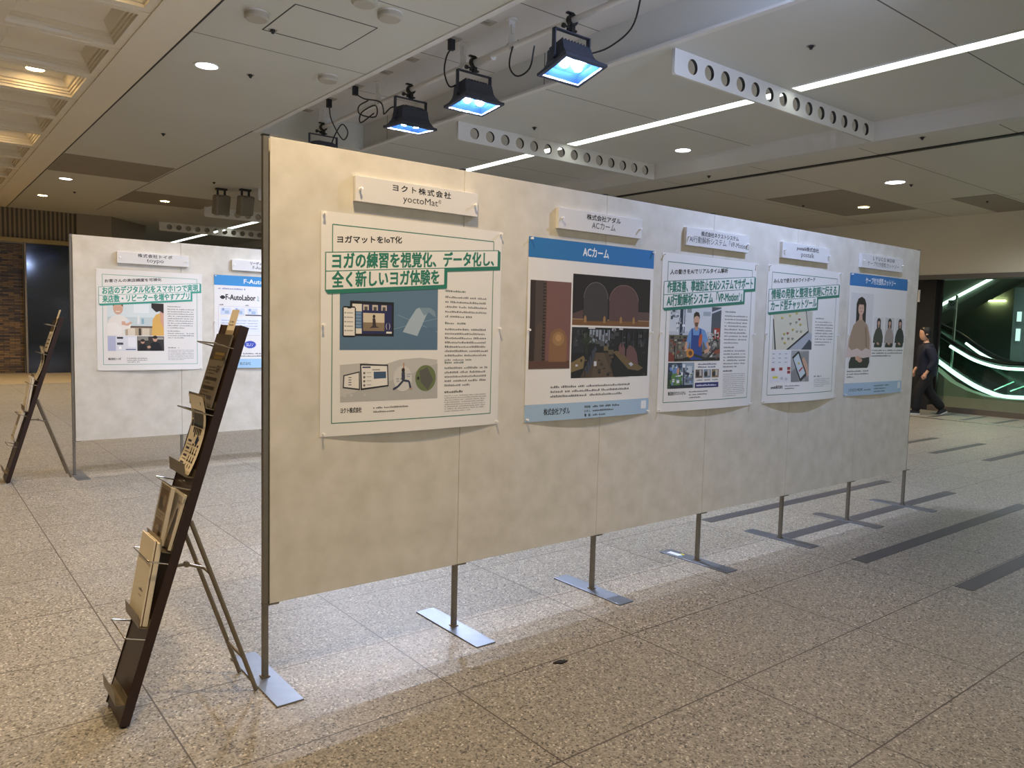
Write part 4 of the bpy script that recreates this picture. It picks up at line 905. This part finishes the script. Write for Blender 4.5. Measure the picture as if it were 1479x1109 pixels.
# ------------------------------------------------------------------ magazine racks
RO = Vector((-.33, .03, 0))                       # near rack's base
TV, NV = Vector((.2897, 0, .9571)), Vector((-.9571, 0, .2897))
B0 = Vector((-.541, 0, .012)); YL, YR = .135, -.072   # far and near side
def rp(off, s, d, y): return B0 + TV*s + NV*d + Vector((0, y, 0)) + off
def rslab(off, s0, s1, d0, d1, y0, y1, mb=None, mi=0, lean=0.0, yaw=0.0):
    mb = mb or MB(); vs = []
    for s in (s0, s1):
        for d in (d0, d1):
            for y in (y0, y1): vs.append(rp(off, s, d + lean*(s-s0) + yaw*(y-y1), y))
    return mb.add(vs, [(0, 1, 3, 2), (4, 6, 7, 5), (0, 4, 5, 1), (2, 3, 7, 6), (0, 2, 6, 4), (1, 5, 7, 3)], mi)
LEDGE = [.066, .332, .599, .870, 1.121]
def rack(off, lb):
    t = thing('magazine_rack', RO+off, lb, 'magazine rack', 'folding magazine racks')
    obj('back_board', rslab(off, 0, 1.442, -.03, 0, YR, YL), [M['brown']], t, bevel=.002)
    obj('side_strip', rslab(off, .0, 1.442, -.03, .003, YR-.005, YR), [M['brownedge']], t)
    obj('side_strip', rslab(off, .0, 1.442, -.03, .003, YL, YL+.005), [M['brownedge']], t)
    for s in LEDGE:
        mb = rslab(off, s, s+.003, 0.0, .031, YR+.006, YL-.006); rslab(off, s, s+.044, .03, .032, YR+.006, YL-.006, mb, lean=.36); rslab(off, s, s+.03, 0, .002, YR+.006, YL-.006, mb)
        obj('ledge', mb, [M['bracket']], t)
        z = s+.232
        pts = [rp(off, z, -.004, YR-.002), rp(off, z, .065, YR-.002), rp(off, z, .07, YR+.004), rp(off, z, .07, YL-.004), rp(off, z, .065, YL+.002), rp(off, z, -.004, YL+.002)]
        obj('retaining_rod', MB().tube(pts, .0028, 8), M['chrome'], t, True)
    for y in (YR+.012, YL-.012):
        hx = rp(off, .72, -.035, y); ft = Vector((-.065, y-.004, .004))+off
        obj('rear_leg', MB().tube([hx, ft], .0085, 8), M['bracket'], t, True)
        obj('foot', MB().lathe([(.012, .0), (.014, .008), (.006, .012), (.006, .03)], rp(off, 0, -.015, y)*1.0-Vector((0, 0, .012)), 12), M['black'], t, True)
    ya, yb = YR+.012, YL-.012
    q = lambda f, y: rp(off, .72, -.035, y).lerp(Vector((-.065, y-.004, .004))+off, f)
    obj('leg_crossbar', MB().tube([q(.8, ya), q(.8, yb)], .007, 8), M['bracket'], t)
    a = rp(off, .53, -.032, 0.03); b = q(.3, .03)
    obj('hinge_link', MB().tube([a, a.lerp(b, .52)+Vector((0, 0, .012)), b], .006, 8).tube([q(.3, ya), q(.3, yb)], .006, 8).lathe([(.011, -.008), (.011, .008)], a.lerp(b, .52)+Vector((0, 0, .012)), 10, axis=(0, 1, 0)), M['bracket'], t)
    return t
rack(Vector((0, 0, 0)), 'dark brown magazine rack leaning on a folding leg, in front of the near boards')
OFF2 = Vector((.10, 4.72, 0))
rack(OFF2, 'distant dark magazine rack leaning at the left edge by the rear boards')

def flat_map(off, s0, h, d, y0, lean=0.0): return lambda u, v, k: tuple(rp(off, s0+h-v, d + lean*(h-v) + k, y0-u))
def leaflet_thing(name, lb, cat, off, s0, h, d0, d1, y0, y1, m, grp, lean=0.0):
    mb = rslab(off, s0, s0+h, d0, d1, y0, y1, lean=lean)
    c = rp(off, s0, (d0+d1)/2, (y0+y1)/2)
    t = thing(name, c, lb, cat, grp); obj('pages', mb, m, t, bevel=.0008)
    return t, Art(flat_map(off, s0, h, d1, y1, lean), 5)
GR, GR2 = 'papers on the near magazine rack', 'papers on the distant magazine rack'
O0 = Vector((0, 0, 0))
# card standing proud of the top
def top_card(off, lb, g):
    t, A = leaflet_thing('card', lb, 'card', off, 1.385, .115, .004, .006, -.028, .05, M['booklet'], g)
    A.lines(.018, .05, .042, 2, .012, .008, '#3a322a', .9).build('lettering', t, cut=0)
    o = obj('holder', rslab(off, 1.375, 1.42, .0065, .008, -.032, .054), M['acrylic'], t)
top_card(O0, 'cream card standing above the top of the near magazine rack', GR)
top_card(OFF2, 'pale card standing above the top of the distant magazine rack', GR2)
# tier one: dull glossy leaflet
def dull(off, lb, g, m):
    t, A = leaflet_thing('leaflet', lb, 'leaflet', off, 1.126, .275, .008, .014, -.055, .118, m, g)
    A.rect(.0, .0, .173, .1, '#4a423a').rect(.05, .07, .15, .08, '#7d6a3c').rect(.045, .085, .14, .095, '#7d6a3c').lines(.02, .13, .13, 3, .012, .006, '#2e2a26', .7)
    for k in range(3): A.rect(.02, .165+k*.034, .15, .178+k*.034, '#3a342e').lines(.02, .19+k*.034, .13, 1, .01, .006, '#35302a')
    A.lines(.115, .125, .04, 3, .011, .008, '#2a2622').build('print', t, cut=0)
dull(O0, 'dull grey-brown leaflet in the top pocket of the near rack', GR, M['smoked'])
dull(OFF2, 'leaflet in the top pocket of the distant rack', GR2, M['leaflet'])
# tier two: curled leaflet
def curled(off, lb, g, amp=.045):
    s0, h, w = .876, .285, .168; y0 = .112
    t = thing('curled_leaflet', rp(off, s0, .03, .03), lb, 'leaflet', g)
    def fm(u, v, k):
        f = 1 - v/h; return tuple(rp(off, s0+h*f*.985, .008 + amp*max(0, (f-.5)/.5)**2 + .012*max(0, (.4-f)/.4)**2 + k, y0-u))
    sheet_mesh('sheet', fm, w, h, t, M['booklet'], 14, .0008)
    A = Art(fm, 9)
    A.lines(.03, .035, .11, 1, .01, .017, '#2c2a2a', 1).rect(.035, .05, .145, .115, '#3b3a3c').rect(.06, .058, .115, .085, '#c9bda6').rect(.045, .088, .13, .105, '#3f6272').rect(.01, .05, .03, .085, '#7d7468').rect(.01, .09, .03, .115, '#2e2c2c')
    for k, (u, d) in enumerate(((.05, .02), (.07, .035), (.09, .025), (.11, .04), (.128, .022))): A.poly([(u-.008, .115), (u+.008, .115), (u+.005, .115+d), (u-.004, .118+d)], '#26211f')
    for k in range(4): A.rect(.018, .165+k*.028, .058, .173+k*.028, '#4d4f63').lines(.018, .184+k*.028, .05, 1, .01, .005, '#555', 1)
    for k in range(3):
        for j in range(3): A.rect(.08+.027*j, .175+.03*k, .095+.027*j, .183+.03*k, '#3c3532').ell(.087+.027*j, .197+.03*k, .004, .008, '#4a3b30')
    A.ell(.115, .16, .014, .016, '#33405c').line([(.1, .17), (.135, .155)], .006, '#33405c').build('print', t, cut=.05)
curled(O0, 'curled cream leaflet with small pictures in the second pocket of the near rack', GR)
curled(OFF2, 'curled pale leaflet in the second pocket of the distant rack', GR2)
# tier three: acrylic case of photo leaflets, with a dark one behind
def case(off, lb, lb2, g):
    t, A = leaflet_thing('leaflet_stack', lb, 'leaflets', off, .607, .21, .0125, .028, .0, .12, M['leaflet'], g, lean=.085)
    A.rect(.012, .016, .108, .095, '#8a6d54').rect(.02, .05, .07, .09, '#3d2f27').ell(.075, .055, .02, .02, '#b9a58e').rect(.012, .125, .108, .2, '#957862').ell(.05, .165, .022, .018, '#c9b49c').rect(.075, .14, .1, .19, '#5d4738').lines(.014, .108, .09, 2, .009, .006, '#4c4239').build('print', t, cut=0)
    obj('clear_sleeve', rslab(off, .604, .822, .0285, .0298, -.004, .124, lean=.085), M['acrylic'], t)
    t, A = leaflet_thing('photo_leaflet', lb2, 'leaflet', off, .607, .2, .0025, .011, -.06, .118, M['leaflet'], g)
    A.rect(.118, .01, .168, .15, '#b5aba2').poly([(.12, .15), (.135, .06), (.15, .05), (.165, .1), (.165, .15)], '#3f3b40').rect(.118, .15, .168, .235, '#57493c').rect(.122, .17, .16, .22, '#2f2620').build('print', t, cut=0)
case(O0, 'stack of leaflets with two brown photos in the third pocket of the near rack', 'leaflet with a dark photo behind the photo stack on the near rack', GR)
# tier four: white catalogues
def catalogue(off, tier, lb, lb2, g, h=.297):
    s0 = LEDGE[tier]+.004
    t = thing('catalogue', rp(off, s0, .03, .03), lb, 'catalogue', g)
    mb = rslab(off, s0, s0+h, .0225, .0285, -.056, .118, lean=.118); obj('cover', mb, M['booklet'], t, bevel=.002)
    obj('spine', rslab(off, s0+.001, s0+h-.001, .0205, .0223, -.057, .117, lean=.118), mat('brown_spine', '#6b4a34', .5), t)
    A = Art(flat_map(off, s0, h, .0288, .118, .118), 4); A.lines(.085, .19, .05, 1, .01, .013, '#3a332c', 1).lines(.09, .207, .035, 1, .01, .005, '#6a6055', 1).build('lettering', t, cut=0)
    t = thing('thick_catalogue', rp(off, s0, .015, .03), lb2, 'catalogue', g)
    obj('pages', rslab(off, s0, s0+h-.004, .002, .0203, -.058, .115, lean=.118), M['booklet'], t, bevel=.003)
catalogue(O0, 1, 'cream catalogue with small lettering at the front of the fourth pocket', 'thick blank catalogue behind the lettered one in the fourth pocket', GR)
catalogue(OFF2, 2, 'white catalogue at the front of the third pocket of the distant rack', 'thick catalogue at the back of the third pocket of the distant rack', GR2, .29)
t, A = leaflet_thing('photo_leaflet', 'grey leaflet in the fourth pocket of the distant rack', 'leaflet', OFF2, .338, .25, .02, .045, -.05, .11, M['leaflet'], GR2)
A.rect(.02, .03, .14, .12, '#8d8377').lines(.02, .15, .12, 4, .02, .008, '#5a544c').build('print', t, cut=0)

# a scrap on the floor
o = obj('floor_scrap', MB().prism([(1.02, -.55), (1.05, -.575), (1.085, -.57), (1.06, -.545)], 'z', .0005, .006), M['black'])
tag(o, 'tiny dark scrap lying on the floor in front of the second post', 'scrap')

# ------------------------------------------------------------------ escalator behind the glazed opening
def ext(pts, left, right): return left + pts + right
e = thing('escalator', (15.2, 2.3, 0), 'glass-sided escalator with painted highlights on its handrails behind the wide opening', 'escalator')
wall_c = [(-6, .3), (2.12, .30), (2.44, .29), (2.8, .32), (3.08, .40), (3.38, .54), (3.62, .73), (4.6, 1.45)]
obj('truss_panel', MB().prism([(-6, 0), *wall_c, (4.6, 0)], 'x', 14.62, 14.9), mat('beige_truss_panel', '#8e8a72', .5), e)
Cc = [(-6, .32), (2.22, .32), (2.44, .315), (2.63, .33), (3.0, .46), (3.36, .66), (3.73, .91), (4.6, 1.5)]
def xt(X, pts, n=60): return [(X, -6, pts[0][1])] + bez([(X, 1.4, pts[0][1]), (X, 1.75, pts[0][1])] + [(X, a, b) for a, b in pts[1:]], n)
obj('skirt_light', MB().tube(xt(14.9, Cc), .042, 8), M['skirt'], e, True)
obj('dark_skirting', MB().prism([(a, b+.004) for a, b in wall_c[:-1]] + [(4.6, 1.455), (4.6, 1.55)] + [(a, b) for a, b in Cc[-2:0:-1]] + [(-6, .32)], 'x', 14.91, 14.93), M['black'], e)
Ac = [(-6, .84), (2.28, .84), (2.56, .84), (2.84, .88), (3.13, .97), (3.36, 1.09), (3.58, 1.22)]
obj('rail_highlight', MB().tube(xt(15.0, Ac), .028, 8), M['rail'], e, True)  # glowing tube stands in for light reflected along the handrail
Hc = [(-6, .93), (2.28, .93), (2.56, .93), (2.84, .97), (3.13, 1.06), (3.36, 1.18), (3.77, 1.43), (4.6, 2.0)]
obj('handrail', MB().tube(xt(15.0, Hc), .045, 10), M['black'], e, True)
obj('balustrade_glass', MB().prism([(a, b+.03) for a, b in Cc] + [(a, b-.04) for a, b in Hc[::-1]], 'x', 14.98, 14.992), M['glass'], e)
H2 = [(-6, .9), (2.61, .90), (2.85, .92), (3.15, 1.03), (3.46, 1.21), (3.84, 1.47), (4.2, 1.64), (5, 2.1)]
obj('handrail', MB().tube(xt(16.0, H2), .05, 10), M['black'], e, True)
obj('rail_highlight', MB().tube(bez([(16.0, 3.68, 1.28), (16.0, 3.4, 1.08), (16.0, 3.12, .93)]), .024, 8), M['rail'], e, True)  # short glowing tube, painted highlight on the far handrail
obj('balustrade_glass', MB().prism([(a, b-.5) for a, b in H2] + [(a, b-.04) for a, b in H2[::-1]], 'x', 15.99, 16.0), M['glass'], e)
st = MB()
for k in range(12):
    y = 2.5+k*.2; z = max(0.1, -.05+k*.13); st.box(15.05, 15.95, y, y+.2, 0.0, z)
st.box(15.05, 15.95, -6, 2.5, 0, .08)
obj('steps', st, mat('dark_step_metal', '#3a4241', .4, .6), e)
for a, b in (((16.02, 3.1, .36), (16.02, 2.77, .55)), ((16.02, 2.82, .36), (16.02, 2.5, .52))): obj('strip_reflection', MB().tube([a, b], .012, 6), M['skirt'], e)  # glowing tubes imitate reflections of the light strips, no lamps here
# the flight above, seen from below
u = thing('upper_flight', (17, 4, 2.3), 'sloping underside of the upper escalator flight with a light strip', 'escalator')
obj('soffit', MB().prism([(6, .85), (4.39, 1.9), (3.2, 2.62), (3.2, 3.5), (6, 3.5)], 'x', 16.5, 17.6), mat('grey_green_soffit', '#7b7d70', .5), u)
obj('light_strip', MB().tube([(16.48, 4.75, 1.88), (16.48, 3.44, 2.63)], .03, 8), M['rail'], u)
obj('notice_pole', MB().tube([(15.1, 3.57, .6), (15.1, 3.55, 2.215)], .025, 12), M['chrome'], e, True)
nt_ = obj('notice', MB().box(15.05, 15.06, 3.54, 3.69, 1.94, 2.12), M['foam'], e)
A = Art(lambda a, b, k: (15.049-k*4, 3.685-a, 2.115-b), 2); A.ell(.075, .07, .045, .045, '#33373a').ell(.075, .07, .032, .032, '#d6d8d6').line([(.05, .05), (.1, .09)], .012, '#33373a').lines(.03, .15, .09, 2, .018, .012, '#5b5f61', 1).build('symbol', nt_, cut=0)
c = thing('display_case', (17.2, 3.0, 0), 'pale lit display case behind the escalator at the right edge', 'display case')
obj('cabinet', MB().box(17, 17.5, 2.98, 3.2, 0, 2.45), mat('pale_cabinet', '#8e9a98', .3), c)
obj('shelf_lamp', MB().box(16.985, 17.0, 3.04, 3.12, 1.75, 1.95).box(16.985, 17.0, 3.04, 3.12, 1.35, 1.6), emit('case_lamp', '#dcecec', 1.2), c)
for k, y in enumerate((3.48, 3.37, 3.24)):
    g = thing('far_lamp', (18.95, y+.85, 2.27), ('small warm lamp on the far hall wall, left one', 'small warm lamp on the far hall wall, middle one', 'small warm lamp on the far hall wall, right one')[k], 'lamp', 'small lamps on the far hall wall')
    obj('bulb', MB().box(18.93, 18.97, y+.80, y+.9, 2.245, 2.275), M['lampw'], g); obj('bracket', MB().box(18.97, 19.0, y+.83, y+.87, 2.25, 2.29), M['black'], g)

# wall box high on the dark pier
o = obj('wall_box', MB().box(14.19, 14.225, 3.86, 4.0, 2.05, 2.28), M['white'], bevel=.006); tag(o, 'small pale box fixed high on the dark pier behind the walker', 'wall box')

# ------------------------------------------------------------------ the walker
def skin_mesh(name, chains, parent, m, root=0, sub=2):
    """chains: list of point lists (x, y, z, radius); shared points join"""
    verts, rad, edges, idx = [], [], [], {}
    for ch in chains:
        prev = None
        for x, y, z, r in ch:
            k = (round(x, 4), round(y, 4), round(z, 4))
            if k not in idx: idx[k] = len(verts); verts.append((x, y, z)); rad.append(r)
            if prev is not None and prev != idx[k]: edges.append((prev, idx[k]))
            prev = idx[k]
    me = bpy.data.meshes.new(name); me.from_pydata(verts, edges, [])
    o = bpy.data.objects.new(name, me); COL.objects.link(o)
    o.modifiers.new('skin', 'SKIN').use_smooth_shade = True
    for i, sv in enumerate(me.skin_vertices[0].data):
        r = rad[i]; sv.radius = r if isinstance(r, tuple) else (r, r); sv.use_root = (i == root)
    s = o.modifiers.new('sub', 'SUBSURF'); s.levels = sub; s.render_levels = sub
    dg = bpy.context.evaluated_depsgraph_get(); dg.update()
    nm = bpy.data.meshes.new_from_object(o.evaluated_get(dg)); bpy.data.objects.remove(o); bpy.data.meshes.remove(me)
    nm.materials.clear(); nm.materials.append(m)
    q = bpy.data.objects.new(name, nm); COL.objects.link(q); q.parent = parent; return q
pr = thing('person', (13.35, 3.27, 0), 'person with short dark hair, navy jacket and black trousers walking past the escalator', 'person')
pr.rotation_euler = (0, 0, math.radians(130)); pr.scale = (.90, .90, .90)
# local frame: walks towards +X, left is +Y
hip = (0, 0, .86, .125)
def leg(side, knee, ank, toe, r=1.0): return [(0, 0, .86, .125), (0.0, side*.085, .80, .092*r), (knee[0], side*.09, knee[1], .062*r), (ank[0], side*.085, ank[1], .042*r)]
torso = [(0, 0, .86, (.11, .125)), (.01, 0, 1.02, (.09, .12)), (.03, 0, 1.2, (.1, .135)), (.04, 0, 1.34, (.08, .1)), (.05, 0, 1.43, .055), (.065, 0, 1.5, .052)]
body = [torso, leg(1, (.17, .47), (.2, .09), None), leg(-1, (-.06, .46), (-.36, .13), None)]
arm = lambda s, el, wr: [(.04, 0, 1.34, .12), (.03, s*.165, 1.32, .05), (el[0], s*.22, el[1], .042), (wr[0], s*.2, wr[1], .03), (wr[0]+.03, s*.19, wr[1]-.06, .03)]
body += [arm(1, (-.06, 1.06), (.06, .86)), arm(-1, (.0, 1.06), (.16, .9))]
b = skin_mesh('body', body, pr, M['skin'])
hd = MB()
n = 20; prof = [(0, -.135), (.05, -.125), (.07, -.09), (.08, -.04), (.088, .02), (.085, .07), (.06, .115), (0, .13)]
hd.lathe([(r, h) for r, h in prof], (0, 0, 0), n)
def headshape(v):
    x, y, z = v; x *= 1.14; y *= .88
    if x > 0.06: x += .022*math.exp(-((z+.02)/.022)**2)*math.exp(-(y/.018)**2) + .008*math.exp(-((z+.075)/.014)**2)*math.exp(-(y/.03)**2) - .01*math.exp(-((z-.015)/.014)**2)*math.exp(-((abs(y)-.032)/.014)**2)
    return (x+.085, y, z+1.60)
hd.v = [headshape(v) for v in hd.v]
hd.f = hd.f; 
for s in (-1, 1): hd.lathe([(.0, .012), (.02, .008), (.024, 0), (.0, -.004)], (.075, s*.078, 1.595), 10, axis=(0, s, 0))
# the head joins the body mesh so the figure stays one surface
bm = bmesh.new(); bm.from_mesh(b.data); hm = hd.mesh('head', [M['skin']], None, True); bm.from_mesh(hm); bm.to_mesh(b.data); bm.free()
b.data.polygons.foreach_set('use_smooth', [True]*len(b.data.polygons))
def child(name, mb, m, smooth=True):
    me = mb.mesh(name, [m], None, smooth); o = bpy.data.objects.new(name, me); COL.objects.link(o); o.parent = pr; return o
hr = MB().lathe([(.088, -.03), (.098, .02), (.096, .08), (.07, .128), (0, .145)], (0, 0, 0), 20)
hr.v = [(x*1.12+.075 if x < .03 else x*1.02+.078, y*.93, z+1.605 - (.07 if x < -.02 and z < 0 else 0) + (.075 if x > .05 and z < .05 else 0)) for x, y, z in hr.v]
child('hair', hr, M['hair'])
for s in (-1, 1): child('eye', MB().lathe([(.008, 0), (.006, .003), (0, .004)], (.168, s*.03, 1.612), 8, axis=(1, 0, 0)), M['hair'])
jk = [[(0, 0, .74, .175), (0, 0, .80, .185), (.01, 0, .95, .185), (.02, 0, 1.1, .19), (.035, 0, 1.28, .175), (.045, 0, 1.40, .1), (.05, 0, 1.44, .08)],
      [(.035, 0, 1.28, .155), (.03, .175, 1.32, .1), (-.06, .225, 1.06, .085), (.055, .205, .87, .06)], [(.035, 0, 1.28, .155), (.03, -.175, 1.32, .1), (.0, -.225, 1.06, .085), (.155, -.205, .91, .06)]]
skin_mesh('jacket', jk, pr, M['jacket'])
tr = [[(0, 0, 1.0, .11), (0, 0, .9, .135), (0, .09, .78, .125), (.17, .09, .47, .105), (.195, .085, .045, .095)], [(0, 0, .9, .135), (0, -.09, .78, .125), (-.06, -.09, .46, .105), (-.36, -.085, .10, .095)]]
skin_mesh('trousers', tr, pr, M['trousers'])
for (x, y, z, a) in ((.2, .085, 0, 0), (-.37, -.085, .02, .5)):
    R = Matrix.Translation((x, y, z)) @ Matrix.Rotation(a, 4, 'Y')
    sh = MB().prism([(-.07, .02), (-.075, .07), (-.03, .1), (.03, .095), (.1, .055), (.165, .04), (.18, .02)], 'y', -.042, .042).xf(R)
    so = child('shoe', sh, M['shoe']); 
    s2 = MB().prism([(-.075, 0), (-.075, .02), (.185, .02), (.175, 0)], 'y', -.045, .045).xf(R)
    q = child('sole', s2, M['sole']); q.parent = so
# hands with fingers
for s, wx, wz in ((1, .09, .80), (-1, .19, .84)):
    h = MB()
    h.tube([(wx, s*.19, wz+.03), (wx+.012, s*.188, wz-.045)], [.03, .034], 10)
    for k in range(4):
        y = s*.19+(k-1.5)*.0; x = wx-.018+k*.019; L = (.055, .068, .064, .05)[k]
        h.tube([(x, s*.188, wz-.04), (x+.01, s*.184, wz-.04-L*.5), (x+.008, s*.172, wz-.04-L)], [.0095, .009, .007], 8)
    h.tube([(wx+.03, s*.185, wz), (wx+.055, s*.175, wz-.03), (wx+.06, s*.168, wz-.06)], [.011, .01, .008], 8)
    child('hand', h, M['skin'])
